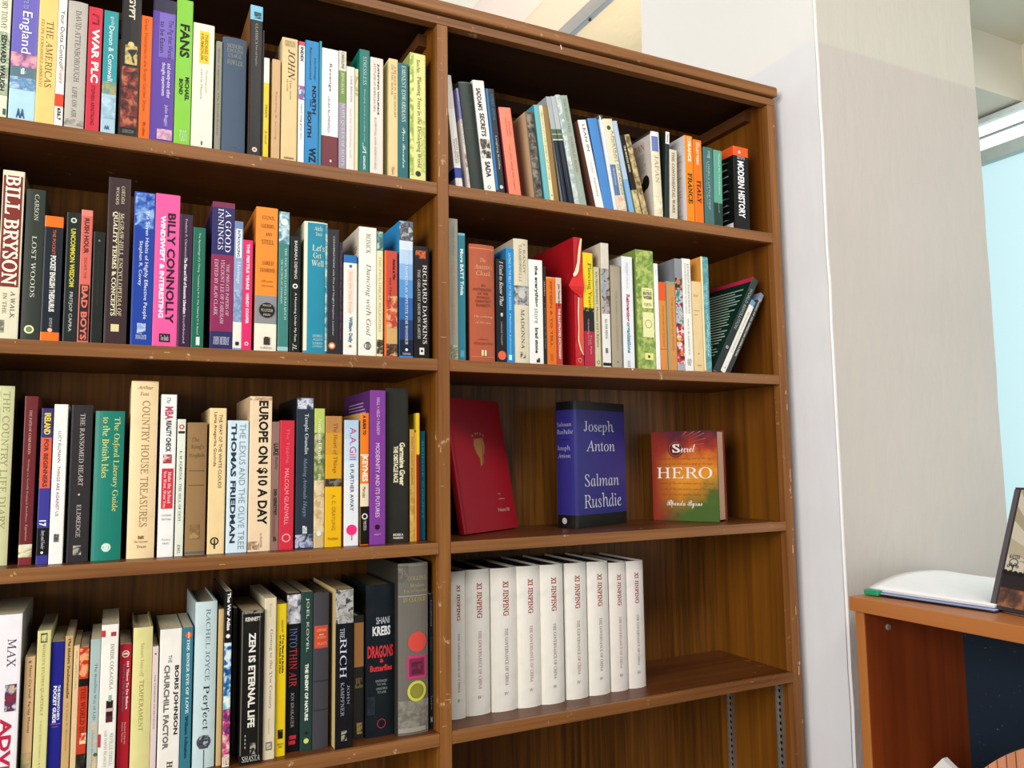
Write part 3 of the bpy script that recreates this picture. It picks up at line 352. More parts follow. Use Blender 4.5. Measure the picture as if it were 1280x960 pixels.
['S2tL', -172.7, 21.4, 162.9, 19.0, 0.0, 'p', 'efeae0', 'short white paperback with a blue head band and small orange title', 'books on the second left shelf', [['b', 0.0, 0.0782, '2a6cae'], ['d', 0.1102, 0.5, 0.12, '2a6cae'], ['r', 0.1362, 0.5639, 0.28, 0.72, 'f2d8c8'], ['t', 'Seize the Days Essays', 0.1662, 0.5837, 0.34, 0.62, 'd8946c', 'n'], ['t', 'William Daily', 0.6133, 0.8695, 0.32, 0.66, '2f6f94', 'N'], ['d', 0.9029, 0.5, 0.1, '888070']], {}],
['S2tL', -148.4, 29.1, 212.2, 19.0, 0.0, 'p', 'f0ece0', 'cream paperback titled Dancing with God', 'books on the second left shelf', [['t', 'ROSICK', 0.0516, 0.2076, 0.4, 0.66, '5f584c', 's'], ['t', 'Dancing with God', 0.2854, 0.8394, 0.36, 0.7, '6f665a', 'i'], ['o', 0.9156, 0.5, 0.2, '4e463c', 0.8], ['r', 0.8852, 0.9461, 0.44, 0.5, '4e463c'], ['r', 0.8852, 0.9461, 0.54, 0.6, '4e463c']], {'side': 'ddd6c6'}],
['S2tL', -118.4, 10.0, 207.7, 19.0, 0.0, 'p', 'e4dcae', 'thin pale yellow paperback titled THE FIVE GREAT RELIGIONS', 'books on the second left shelf', [['b', 0.0, 0.1559, '5c8c88'], ['m', 0.0032, 0.1559, 0.0, 1, '5c8c88', 'b8d0bc', '38605c'], ['t', 'THE FIVE GREAT RELIGIONS', 0.2039, 0.7988, 0.3, 0.66, 'b49a5c', 's'], ['m', 0.8616, 0.9713, 0, 1, '2a2620', 'c8b888', '5c523c']], {}],
['S2tL', -105.3, 21.4, 177.3, 19.0, 0.0, 'p', 'c4483a', 'red paperback with tan lower half and orange spine edge', 'books on the second left shelf', [['r', 0.0038, 0.9798, 0.0, 0.12, 'f06a1c'], ['m', 0.423, 0.721, 0.12, 1, 'c4483a', 'd8a86c', 'a83c30'], ['b', 0.7024, 0.8691, 'cfa468'], ['m', 0.8691, 0.9798, 0.15, 1, '2a2018', '6c4a30', 'cfa468'], ['t', 'America at War', 0.0755, 0.2731, 0.62, 0.84, '4a1410', 'N'], ['t', 'and Change', 0.2543, 0.479, 0.32, 0.5, '4a1410', 'n']], {'side': 'd8683a'}],
['S2tL', -80.1, 23.1, 230.3, 19.0, 0.0, 'p', '3f7cc0', 'blue paperback fading to white under a black and white photo', 'books on the second left shelf', [['m', 0.0044, 0.1446, 0, 1, '3a3a40', 'b8bcc4', '75798a'], ['b', 0.1446, 0.2108, 'd8e4f0'], ['b', 0.2108, 0.3134, 'b4cfe8'], ['b', 0.3134, 0.4303, '88b2dc'], ['b', 0.4303, 0.5613, '5a94cc'], ['b', 0.5613, 0.7205, '2f64a4'], ['b', 0.7205, 0.8645, '1f3a6c'], ['b', 0.8645, 0.9793, '1a2440'], ['t', 'RICHARD DAWKINS AN APPETITE FOR WONDER', 0.1814, 0.9004, 0.4, 0.6, 'e6eef6', 's'], ['d', 0.9363, 0.5, 0.1, 'e8eef4'], ['H', 'TRANSWORLD', 0.9578, 0.9735, 0.2, 0.8, 'c8d0dc', 'n']], {'side': '2e8fd0'}],
['S2tL', -55.2, 27.1, 190.5, 19.0, 0.0, 'p', '1d1b1d', 'black paperback with an orange fleck at the right end of second shelf', 'books on the second left shelf', [['m', 0.0395, 0.1111, 0.1, 0.75, 'e06a2c', '1d1b1d', 'a03c1c'], ['t', 'RICHARD DAWKINS', 0.1647, 0.8635, 0.56, 0.82, 'eeeae4', 's'], ['t', 'THE GREATEST SHOW ON EARTH', 0.2094, 0.8197, 0.22, 0.4, 'd8d4cc', 's'], ['r', 0.8985, 0.9597, 0.34, 0.64, 'e8e4dc'], ['d', 0.9265, 0.49, 0.08, '1d1b1d']], {}],
['S3tL', -636.6, 21.7, 239.0, 47.5, 0.0, 'h', 'cfcf9e', 'pale sage hardback with embossed capitals at the left frame edge', 'books on the third left shelf', [['t', 'THE COUNTRY LIFE DIARY', 0.0317, 0.7992, 0.42, 0.78, '8f9068', 's'], ['m', 0.0053, 0.9783, 0, 0.3, 'cfcf9e', 'b8ba88', 'dcdcb0']], {'side': '4c4638'}],
['S3tL', -601.5, 15.3, 225.1, 38.0, 0.0, 'p', '6b2428', 'maroon paperback with a cream patterned band near its foot', 'books on the third left shelf', [['t', 'THE PATH OF COMPASSION', 0.0842, 0.3494, 0.38, 0.58, 'd4b4a4', 's'], ['t', 'Writings on Socially Engaged Buddhism', 0.3772, 0.7498, 0.38, 0.56, 'c4a094', 's'], ['t', 'Eppsteiner', 0.7635, 0.8593, 0.4, 0.58, 'd4b4a4', 's'], ['m', 0.8798, 0.9548, 0, 1, 'dcd4b0', 'a09674', 'e6e0c4'], ['b', 0.9548, 0.9983, '7c2a30']], {}],
['S3tL', -580.9, 13.6, 208.7, 33.2, 0.0, 'p', '3a3790', 'indigo paperback with yellow IRELAND and an orange band', 'books on the third left shelf', [['b', 0.0, 0.1863, '33326c'], ['t', 'IRELAND', 0.0304, 0.1712, 0.25, 0.8, 'e8d23c', 'N'], ['r', 0.1909, 0.5169, 0.05, 0.95, 'dd5a2c'], ['t', 'FOR BEGINNERS', 0.2014, 0.5095, 0.3, 0.7, '5a2438', 'N'], ['t', '17', 0.7211, 0.7597, 0.15, 0.75, 'f0f0f0', 'N'], ['b', 0.7701, 0.9432, '15151c'], ['t', 'Jarry and Fowler', 0.7849, 0.9033, 0.3, 0.7, 'd8d8d8', 'i'], ['d', 0.9255, 0.5, 0.12, 'f4f4f4']], {}],
['S3tL', -565.9, 16.2, 214.1, 28.5, 0.0, 'p', 'f1ede8', 'white paperback titled THINGS ARE AGAINST US', 'books on the third left shelf', [['t', 'LUCY ELLMANN', 0.1705, 0.3694, 0.36, 0.58, '4a4248', 'n'], ['t', 'THINGS ARE AGAINST US', 0.3914, 0.7055, 0.36, 0.58, '7c5068', 'n'], ['m', 0.8143, 0.865, 0.32, 0.68, '3c383c', 'f1ede8', '7c787c']], {}],
['S3tL', -545.5, 25.9, 213.9, 33.2, 0.0, 'p', '3a3538', 'charcoal paperback titled THE RANSOMED HEART', 'books on the third left shelf', [['t', 'THE RANSOMED HEART', 0.0558, 0.5192, 0.42, 0.64, 'c8c0b4', 's'], ['d', 0.574, 0.48, 0.05, 'c8c0b4'], ['t', 'ELDREDGE', 0.6377, 0.844, 0.4, 0.6, 'c8c0b4', 's'], ['m', 0.8953, 0.9539, 0.3, 0.68, 'b0a89c', '3a3538', 'e0d8cc']], {}],
['S3tL', -516.1, 36.5, 206.1, 33.2, 0.0, 'h', '1a7c6c', 'jade green hardback with yellow title of a literary guide', 'books on the third left shelf', [['t', 'The Oxford Literary Guide', 0.0412, 0.6766, 0.6, 0.86, 'e6e07c', 's'], ['t', 'to the British Isles', 0.0412, 0.4505, 0.26, 0.5, 'e6e07c', 's'], ['o', 0.9134, 0.5, 0.16, 'cfe4d8', 0.6], ['r', 0.8887, 0.9412, 0.42, 0.58, 'cfe4d8']], {}],
['S3tL', -472.2, 35.1, 249.8, 33.2, 0.0, 'h', 'eed2a4', 'tall peach cream hardback titled COUNTRY HOUSE TREASURES', 'books on the third left shelf', [['H', 'Arthur', 0.0268, 0.0469, 0.22, 0.8, '6c5530', 'i'], ['H', 'Foss', 0.0629, 0.0843, 0.32, 0.64, '6c5530', 'i'], ['t', 'COUNTRY HOUSE TREASURES', 0.1136, 0.8247, 0.42, 0.7, '8f7748', 's'], ['m', 0.874, 0.8922, 0.4, 0.6, '6c5530', 'eed2a4', '8f7748'], ['H', 'The National', 0.8999, 0.9129, 0.25, 0.75, '6c5530', 's'], ['H', 'Trust', 0.9258, 0.9414, 0.35, 0.7, '6c5530', 's'], ['b', 0.0, 0.0067, 'd8b888']], {}],
['S3tL', -432.9, 20.6, 231.2, 33.2, 0.0, 'p', 'eeeeea', 'white paperback titled REALITY CHECK with a red panel', 'books on the third left shelf', [['t', 'The', 0.0175, 0.057, 0.35, 0.62, '4a4a4a', 'i'], ['t', 'MBA', 0.0759, 0.156, 0.25, 0.78, 'b4485a', 'N'], ['t', 'REALITY CHECK', 0.1633, 0.3588, 0.35, 0.68, '3c3c44', 'N'], ['m', 0.3733, 0.4281, 0.2, 0.75, '8c2c30', 'e0b8b0', 'b8383c'], ['r', 0.4597, 0.7062, 0.15, 0.88, 'd02c3c'], ['t', 'Make the School', 0.4813, 0.6748, 0.55, 0.78, 'fbf0f0', 's'], ['t', 'You Want, Want You', 0.4741, 0.7005, 0.25, 0.46, 'fbf0f0', 's'], ['H', 'Evan Forman &', 0.739, 0.7518, 0.2, 0.8, '4a4a4a', 's'], ['H', 'Marc Forman', 0.7632, 0.776, 0.22, 0.8, '4a4a4a', 's'], ['H', 'Prentice', 0.8882, 0.8996, 0.25, 0.8, '7a7a7a', 's'], ['H', 'Hall', 0.9109, 0.9222, 0.3, 0.7, '7a7a7a', 's']], {}],
['S3tL', -410.4, 10.9, 195.7, 33.2, 0.0, 'p', 'dfe4d4', 'thin pale green paperback titled THE HILL OF DEVI', 'books on the third left shelf', [['d', 0.057, 0.5, 0.32, 'c84a4c'], ['d', 0.057, 0.5, 0.16, 'f0e8e0'], ['r', 0.0881, 0.1054, 0.1, 0.9, '30342c'], ['t', 'E. M. FORSTER - THE HILL OF DEVI', 0.2345, 0.7461, 0.32, 0.62, '3c4638', 's'], ['t', 'JEWEL', 0.915, 0.9823, 0.3, 0.65, '3c4638', 's']], {}],
['S3tL', -397.0, 26.9, 191.1, 33.2, 0.0, 'h', '93724a', 'worn tan cloth hardback with rubbed corners and faded title', 'books on the third left shelf', [['H', 'The', 0.1105, 0.146, 0.2, 0.6, '6c5030', 's'], ['H', "King's", 0.1691, 0.2082, 0.2, 0.85, '6c5030', 's'], ['H', 'English', 0.2348, 0.2702, 0.12, 0.9, '6c5030', 's'], ['r', 0.3639, 0.3692, 0.1, 0.9, '6c5030'], ['r', 0.4732, 0.4785, 0.1, 0.9, '6c5030'], ['m', 0.7713, 0.8759, 0.2, 0.7, '7c5e38', '93724a', 'a58458'], ['b', 0.9715, 0.9906, '5c625c']], {'rough': 0.85}],
['S3tL', -366.8, 23.1, 212.7, 33.2, 0.0, 'p', 'ecd09a', 'peach paperback titled THE WAY OF THE WHITE CLOUDS', 'books on the third left shelf', [['t', 'THE WAY OF THE WHITE CLOUDS', 0.0437, 0.5521, 0.56, 0.76, '4a3c28', 'n'], ['t', 'Lama Anagarika Govinda', 0.0287, 0.4034, 0.22, 0.44, '4a3c28', 'n'], ['o', 0.9134, 0.42, 0.25, '15120e', 0.7], ['r', 0.8988, 0.9647, 0.38, 0.46, '15120e']], {}],
['S3tL', -341.2, 29.5, 194.7, 33.2, 0.0, 'p', 'cfe2ec', 'pale blue paperback with navy block capitals over outline capitals', 'books on the third left shelf', [['t', 'THE LEXUS AND THE OLIVE TREE', 0.0249, 0.9751, 0.56, 0.86, '7f8f9c', 'n'], ['t', 'THOMAS FRIEDMAN', 0.0249, 0.9266, 0.16, 0.42, '2c3e50', 'N']], {}],
['S3tL', -310.2, 32.1, 231.5, 33.2, 0.0, 'p', 'ead0ac', 'peach paperback with bold black letters EUROPE ON $10 A DAY', 'books on the third left shelf', [['t', 'EUROPE ON $10 A DAY', 0.0284, 0.8316, 0.34, 0.84, '14110e', 'N'], ['m', 0.0043, 0.0256, 0, 1, 'a8805c', 'ead0ac', 'c8a078'], ['m', 0.9351, 0.9874, 0, 0.5, '8c6848', 'ead0ac', 'c8a884'], ['t', 'by FROMMER', 0.8869, 0.9764, 0.5, 0.62, '8c7450', 'n']], {'side': 'd8bc98'}],
['S3tL', -277.2, 10.9, 193.3, 33.2, 0.0, 'p', '8e6c62', 'thin mauve brown paperback beside the ten dollar guide', 'books on the third left shelf', [['t', 'LUKE', 0.1721, 0.2655, 0.2, 0.85, '2c2020', 'N'], ['t', 'Reality', 0.274, 0.3755, 0.35, 0.8, '4c3430', 'i'], ['r', 0.5273, 0.8955, 0.15, 0.55, '7a584e'], ['t', 'DER GERETTET', 0.5273, 0.7286, 0.3, 0.7, '2c2020', 'N'], ['H', 'B', 0.8955, 0.9288, 0.25, 0.7, '1c1414', 'S']], {}],
['S3tL', -265.4, 21.3, 195.4, 33.2, 0.0, 'p', 'cf2c40', 'red paperback with pink faded title and oval badge at foot', 'books on the third left shelf', [['t', 'The Tipping', 0.0629, 0.3334, 0.4, 0.66, 'e86a70', 'n'], ['t', 'MALCOLM GLADWELL', 0.3755, 0.8101, 0.35, 0.64, 'f0a0a4', 'n'], ['o', 0.9096, 0.5, 0.3, 'f0a8ac', 0.75]], {}],
['S3tL', -241.1, 26.4, 231.0, 33.2, 0.0, 'p', '33404f', 'slate navy paperback with frosty photo patches at head and foot', 'books on the third left shelf', [['m', 0.0029, 0.0758, 0.05, 0.95, 'd8dce8', '33404f', '8a90a8'], ['m', 0.9085, 0.9933, 0.0, 1, 'b8bcd4', '33404f', '6c7494'], ['t', 'Temple Grandin', 0.1078, 0.3801, 0.42, 0.7, 'e6e8ea', 's'], ['t', 'Making Animals Happy', 0.4017, 0.7951, 0.38, 0.64, '8494a4', 'i'], ['m', 0.8519, 0.9015, 0.4, 0.66, 'e6e8ea', '33404f', 'b0b8c0']], {'side': '141a22'}],
['S3tL', -213.4, 15.8, 214.6, 33.2, 0.0, 'p', 'c9b286', 'paperback with green head and sandy foot titled National Parks', 'books on the third left shelf', [['b', 0.0, 0.1766, 'b8c860'], ['m', 0.1766, 0.5206, 0, 1, '7c8c4c', 'b4b088', '5c6c3c'], ['m', 0.5206, 0.8916, 0, 1, 'd8c098', 'c0a070', 'e0cca4'], ['t', 'National Parks', 0.0742, 0.3959, 0.38, 0.7, 'f4f4e0', 's'], ['t', 'Bhil', 0.4739, 0.5361, 0.38, 0.66, 'f0ead8', 's'], ['d', 0.8993, 0.5, 0.25, 'e0e0dc']], {}],
['S3tL', -196.3, 25.9, 203.0, 33.2, 0.0, 'p', 'e9b50f', 'yellow paperback with amber head titled The Heart of Things', 'books on the third left shelf', [['b', 0.0, 0.1292, 'b8824a'], ['b', 0.1292, 0.2963, 'd0962c'], ['b', 0.2963, 0.4825, 'dba21c'], ['m', 0.4825, 0.5421, 0, 1, '2c2820', '7c7460', '3c382c'], ['t', 'The Heart of Things', 0.0538, 0.4377, 0.42, 0.72, '8c6018', 's'], ['t', 'A. C. GRAYLING', 0.6032, 0.8746, 0.4, 0.62, 'b08018', 'n'], ['H', 'PHOENIX', 0.9286, 0.9482, 0.2, 0.8, '8c6414', 'n']], {}],
['S3tL', -166.3, 22.9, 197.1, 33.2, 0.0, 'p', 'e4e8ee', 'pale blue to white paperback with a hot pink speech balloon', 'books on the third left shelf', [['b', 0.0, 0.1552, 'b0cfe6'], ['b', 0.1552, 0.3287, 'c0d8ea'], ['b', 0.3287, 0.4841, 'd4e2ee'], ['t', 'A.A.Gill', 0.0594, 0.32, 0.36, 0.82, 'c84a84', 'n'], ['t', 'IS FURTHER AWAY', 0.3546, 0.7245, 0.4, 0.66, '3c3c48', 'n'], ['d', 0.8747, 0.52, 0.36, 'ec2a78'], ['r', 0.9087, 0.9547, 0.5, 0.56, 'ec2a78']], {'side': 'c89c54'}],
['S3tL', -140.2, 13.7, 208.5, 33.2, 0.0, 'p', 'ef7c1c', 'narrow spine banded orange, cream and black left of the tall purple book', 'books on the third left shelf', [['b', 0.317, 0.3252, 'f8f0e0'], ['b', 0.5392, 0.7109, 'ecdcb8'], ['b', 0.7109, 0.9952, '181512'], ['t', 'A GUIDE TO', 0.0183, 0.168, 0.25, 0.6, '24170c', 'N'], ['t', 'KEYNES', 0.3302, 0.5228, 0.2, 0.85, 'fbf2dc', 'N'], ['t', 'Marcuzzo', 0.5637, 0.6456, 0.25, 0.6, '3c3020', 'n'], ['o', 0.7859, 0.5, 0.35, 'd8d4cc', 0.6], ['t', 'THIRD EDITION', 0.8168, 0.8899, 0.35, 0.7, 'd0ccc4', 'n']], {'side': 'caa060'}],
['S3tL', -126.1, 25.3, 245.2, 28.5, 0.0, 'p', '7e3b94', 'tall purple paperback titled MODERNITY AND ITS FUTURES', 'books on the third left shelf', [['t', 'HALL + HELD + McGREW', 0.0486, 0.2932, 0.42, 0.62, 'd8b8e0', 'n'], ['t', 'MODERNITY AND ITS FUTURES', 0.3469, 0.8259, 0.36, 0.62, 'e6cdea', 'n'], ['d', 0.8883, 0.48, 0.16, '1c1020'], ['H', 'POLITY', 0.9298, 0.9409, 0.3, 0.7, 'd8b8e0', 'n']], {'side': '5c2c74'}],
['S3tL', -96.4, 38.2, 250.6, 38.0, 0.0, 'h', '33322b', 'black worn hardback with cream condensed lettering across lower middle', 'books on the third left shelf', [['t', 'Germaine Greer', 0.356, 0.6364, 0.58, 0.84, 'ece4c0', 'N'], ['t', 'THE OBSTACLE RACE', 0.38, 0.6155, 0.32, 0.52, 'ece4c0', 'N'], ['H', 'SECKER &', 0.9415, 0.9567, 0.3, 0.75, 'd8d4c4', 'N'], ['H', 'WARBURG', 0.9622, 0.976, 0.3, 0.75, 'd8d4c4', 'N']], {}],
['S3tL', -54.6, 8.2, 183.3, 42.7, 0.0, 'p', 'c8a050', 'thin ochre paperback right of the black worn hardback', 'books on the third left shelf', [['t', 'POINT COUNT BIDDING', 0.0704, 0.4976, 0.3, 0.66, '6b4c1c', 'n'], ['m', 0.5362, 0.9582, 0, 1, 'c8a050', 'b08840', 'd8b468']], {}],
['S3tL', -45.9, 2.5, 178.3, 42.7, 0.0, 'p', 'f0a81c', 'very thin amber booklet at the right end of third left shelf', 'books on the third left shelf', [], {}],
['S3tL', -43.0, 5.3, 210.4, 42.7, 0.0, 'p', '8c1c14', 'thin booklet yellow at top and dark red below', 'books on the third left shelf', [['b', 0.0, 0.3264, 'efc92a']], {}],
['S3tL', -33.5, 8.8, 180.9, 52.2, 0.0, 'p', '156880', 'thin petrol blue paperback last on the third left shelf', 'books on the third left shelf', [['t', 'BRIDGE COUNT', 0.0963, 0.811, 0.3, 0.66, '5cb0bc', 'n']], {}],
['S4tL', -631.2, 39.4, 236.2, 19.0, 0.0, 'p', 'ece8ec', 'broad white hardback with MAX and red capitals at left frame edge', 'books on the fourth left shelf', [['t', 'MAX', 0.1318, 0.2813, 0.62, 0.86, '4c4a52', 's'], ['m', 0.373, 0.5155, 0.6, 0.92, '2c3050', 'd8d4dc', '8c2438'], ['r', 0.3787, 0.4186, 0.72, 0.86, 'c8a890'], ['t', 'ADVISE', 0.5496, 0.9388, 0.5, 0.82, 'b81c44', 'N']], {'side': 'a8a49c'}],
['S4tL', -587.5, 11.5, 178.3, 28.5, 0.0, 'p', 'd9b382', 'tan paperback titled Never Cry Wolf', 'books on the fourth left shelf', [['d', 0.0373, 0.5, 0.14, '8c6840'], ['t', 'Never Cry Wolf', 0.0652, 0.2971, 0.4, 0.7, '5c4428', 'n'], ['t', 'Farley Mowat', 0.3202, 0.5428, 0.4, 0.7, '5c4428', 'n'], ['m', 0.6804, 0.8477, 0, 1, 'a8a070', 'c8a878', '8c8858']], {}],
['S4tL', -574.5, 15.5, 210.1, 28.5, 0.0, 'p', 'd8d290', 'khaki yellow paperback with small black emblem near its head', 'books on the fourth left shelf', [['r', 0.016, 0.0733, 0.25, 0.72, '1c241c'], ['m', 0.0227, 0.0666, 0.3, 0.68, 'd8d290', '1c241c', '606c40'], ['t', "WOMEN'S STUDIES QUARTERLY", 0.0799, 0.5184, 0.36, 0.6, '8c8a48', 's'], ['t', 'Volume XXII, Numbers 1 & 2', 0.5446, 0.8316, 0.4, 0.56, 'a8a468', 's']], {}],
['S4tL', -558.6, 15.7, 193.2, 33.2, 0.0, 'p', '1d1f86', 'royal blue paperback titled POCKET GUIDE', 'books on the fourth left shelf', [['t', "THE BIRDWATCHER'S", 0.2926, 0.5238, 0.6, 0.8, 'dcdff0', 'N'], ['t', 'POCKET GUIDE', 0.2955, 0.5411, 0.28, 0.54, 'f2f4fc', 'N'], ['r', 0.5454, 0.5526, 0.1, 0.9, '7c4aa0'], ['r', 0.5641, 0.5699, 0.25, 0.75, '7c4aa0']], {}],
['S4tL', -542.0, 9.1, 200.2, 28.5, 0.0, 'p', 'c9a66c', 'narrow tan paperback with dense dark lettering on fundamentalism', 'books on the fourth left shelf', [['t', 'The Modern Fundamentalist', 0.0141, 0.4048, 0.36, 0.7, '4c3818', 'S'], ['t', 'by Luke E. Simmons', 0.4328, 0.7384, 0.4, 0.64, '8c6c38', 's']], {}],
['S4tL', -531.6, 6.6, 186.8, 28.5, 0.0, 'p', 'e2c294', 'thin sand paperback left of the red orange one, fourth shelf', 'books on the fourth left shelf', [['t', 'THE LAWFUL DEL', 0.0364, 0.3085, 0.36, 0.62, 'a8885c', 's']], {}],
['S4tL', -524.5, 10.8, 183.5, 28.5, 0.0, 'p', 'c63c1e', 'red orange paperback with torn cream marks and black lower patch', 'books on the fourth left shelf', [['b', 0.2258, 0.2797, '20160e'], ['m', 0.0093, 0.2104, 0, 1, 'c63c1e', 'e8a070', 'b03018'], ['t', 'THE WORLD IN', 0.2874, 0.6092, 0.25, 0.75, '8c1c0c', 'S'], ['m', 0.6092, 0.6854, 0.3, 1, 'f0dcb0', 'c63c1e', 'e8c088'], ['b', 0.7538, 1.0, '2c2820'], ['m', 0.7614, 0.913, 0, 1, '2c2820', '5c5440', '141210']], {}],
['S4tL', -511.9, 12.2, 192.3, 28.5, 0.0, 'p', 'a9bcb8', 'grey green paperback titled The Buddhist Way of Life', 'books on the fourth left shelf', [['t', 'The Buddhist Way of Life', 0.1665, 0.5501, 0.4, 0.72, '3f6a88', 's'], ['m', 0.5647, 0.9003, 0.2, 1, 'c8b898', 'a9bcb8', 'd0c0a0'], ['t', 'Christmas Humphreys', 0.616, 0.8712, 0.35, 0.6, '5c7c90', 's'], ['d', 0.7839, 0.8, 0.2, '3c6858']], {}],
['S4tL', -499.2, 20.8, 210.1, 28.5, 0.0, 'p', 'efece2', 'white paperback with a dark cola bottle picture and red corner flags', 'books on the fourth left shelf', [['m', 0.0482, 0.0757, 0.55, 0.85, '8c1c30', 'efece2', 'b84054'], ['t', 'INSIDE COCA-COLA', 0.1237, 0.4106, 0.55, 0.75, '5c5850', 's'], ['r', 0.0344, 0.0757, 0.0, 0.22, 'c02c3c'], ['r', 0.6813, 0.7621, 0.0, 0.14, 'b82848'], ['r', 0.4785, 0.6138, 0.4, 0.78, '3c1418'], ['r', 0.4445, 0.4853, 0.52, 0.68, '8cb4a0'], ['d', 0.5083, 0.6, 0.16, '3c1418'], ['d', 0.5936, 0.59, 0.2, '5c1c20'], ['r', 0.5259, 0.5462, 0.4, 0.78, 'c8b0a8'], ['t', 'NEVILLE ISDELL', 0.6813, 0.8828, 0.66, 0.84, '8c9484', 's'], ['t', 'with DAVID BEASLEY', 0.6611, 0.8895, 0.34, 0.5, '8c9484', 's']], {}],
['S4tL', -476.2, 14.8, 180.0, 38.0, 0.0, 'p', 'b81c2c', 'red paperback with a list of 101 things and round emblem', 'books on the fourth left shelf', [['o', 0.0731, 0.5, 0.32, 'f0e0d8', 0.75], ['r', 0.065, 0.078, 0.28, 0.72, 'f0e0d8'], ['t', '101 Things To Do Before', 0.1299, 0.4846, 0.6, 0.82, 'f4e0e0', 'N'], ['t', "You're Old & Boring", 0.138, 0.5007, 0.28, 0.52, '7c6484', 'N'], ['t', 'Richard Horne', 0.5808, 0.7405, 0.56, 0.7, 'e8b8bc', 'n'], ['t', 'Helen Szirtes', 0.5808, 0.7246, 0.34, 0.48, 'e8b8bc', 'n']], {}],
['S4tL', -460.0, 24.4, 202.1, 28.5, 0.0, 'h', 'dcd592', 'pale yellow jacketed hardback titled TEMPERAMENT', 'books on the fourth left shelf', [['t', 'Stuart Isacoff', 0.1045, 0.3284, 0.36, 0.58, 'a09848', 's'], ['t', 'TEMPERAMENT', 0.35, 0.6864, 0.38, 0.6, '8c8438', 's']], {'side': '9c9468'}],
['S4tL', -435.0, 7.4, 174.4, 28.5, 0.0, 'p', 'e0ccc8', 'thin pinkish paperback between the pale yellow and white books', 'books on the fourth left shelf', [['d', 0.0574, 0.5, 0.15, '3c2c4c'], ['t', 'THE TAMARIND INHERITANCE', 0.2173, 0.6348, 0.36, 0.62, '8c7c78', 'n']], {}],
['S4tL', -425.9, 27.9, 196.3, 28.5, 0.0, 'p', 'efeae2', 'white paperback with bold black and grey capitals left of the teal spine', 'books on the fourth left shelf', [['t', 'BORIS JOHNSON', 0.2569, 0.7353, 0.66, 0.9, '1c1814', 'N'], ['t', 'THE', 0.1816, 0.2343, 0.4, 0.56, '4c4844', 'n'], ['t', 'CHURCHILL FACTOR', 0.2494, 0.8271, 0.22, 0.48, '6c6a66', 'N'], ['t', 'H', 0.9129, 0.9571, 0.45, 0.7, '4c4844', 'S']], {'side': 'c8c0b0'}],
['S4tL', -396.9, 13.9, 196.4, 28.5, 0.0, 'p', '36798c', 'teal paperback titled THE INNER EYE OF LOVE', 'books on the fourth left shelf', [['d', 0.055, 0.58, 0.3, 'e8602c'], ['r', 0.0352, 0.0764, 0.54, 0.62, 'f4e0b0'], ['t', 'THE INNER EYE OF LOVE', 0.081, 0.6033, 0.42, 0.7, 'd8ecec', 'S'], ['t', 'William Johnston', 0.6183, 0.9098, 0.4, 0.68, '0c2c3c', 'S']], {}],
['S4tL', -380.7, 29.2, 229.8, 28.5, 0.0, 'h', 'c4d8da', 'icy blue hardback jacket titled Perfect with a leafy balloon', 'books on the fourth left shelf', [['t', 'RACHEL JOYCE', 0.045, 0.4813, 0.5, 0.7, '5c6c74', 's'], ['t', 'Perfect', 0.5073, 0.7732, 0.36, 0.72, '2c3034', 's'], ['d', 0.8441, 0.5, 0.32, '4c4c58'], ['m', 0.8054, 0.8827, 0.3, 0.7, '2c2c34', 'a8b4bc', '4c4c58'], ['r', 0.8891, 0.9982, 0.5, 0.53, '3c4448']], {'side': 'a8bcbe'}],
['S4tL', -349.0, 6.7, 217.2, 28.5, 0.0, 'p', 'd9ba80', 'thin tan spined book between icy blue and patterned books', 'books on the fourth left shelf', [], {}],
['S4tL', -341.9, 9.5, 243.4, 19.0, 0.0, 'p', 'e8e0d0', 'thin book with black head and colourful patterned spine', 'books on the fourth left shelf', [['b', 0.0, 0.2979, '1c1a1c'], ['t', 'The War Atlas', 0.0078, 0.2266, 0.3, 0.8, 'f0ece8', 'N'], ['d', 0.2591, 0.5, 0.3, 'e8e4e0'], ['m', 0.2979, 0.6002, 0, 1, '2c74b0', 'd8e8ec', '18406c'], ['m', 0.6002, 0.6768, 0, 1, 'a8d8d8', '68b0c0', 'e8f0ec'], ['m', 0.6768, 0.9307, 0, 1, 'c83878', '5c2c68', 'e8d0c0'], ['m', 0.9307, 0.9875, 0, 1, 'e8dcc8', '7c6c5c', 'c86078']], {'side': '141312'}],
['S4tL', -325.4, 6.1, 212.5, 57.0, 0.0, 'p', '3d3830', 'dim charcoal book squeezed left of the black ZEN spine', 'books on the fourth left shelf', [], {}],
['S4tL', -318.8, 30.6, 213.7, 14.2, 0.0, 'p', '1d1b17', 'black worn paperback titled ZEN IS ETERNAL LIFE', 'books on the fourth left shelf', [['t', 'ZEN IS ETERNAL LIFE', 0.1462, 0.7651, 0.32, 0.64, 'e8e4da', 'N'], ['H', 'KENNETT', 0.0419, 0.0687, 0.15, 0.85, 'd8d4c8', 'N'], ['r', 0.012, 0.9397, 0.0, 0.04, '6c6860'], ['r', 0.012, 0.9397, 0.8, 0.83, '5c584c'], ['m', 0.0, 0.0194, 0, 1, '8c887c', '1d1b17', '4c483c'], ['m', 0.8671, 0.9397, 0.45, 0.7, 'b8b4a8', '1d1b17', '4c483c'], ['H', 'SHASTA', 0.9469, 0.9832, 0.1, 0.9, 'd8d4c8', 's'], ['t', '- - - -', 0.8089, 0.8961, 0.2, 0.25, 'a8a498', 'N']], {'side': '2c2a24', 'pages': 'b8a584'}],
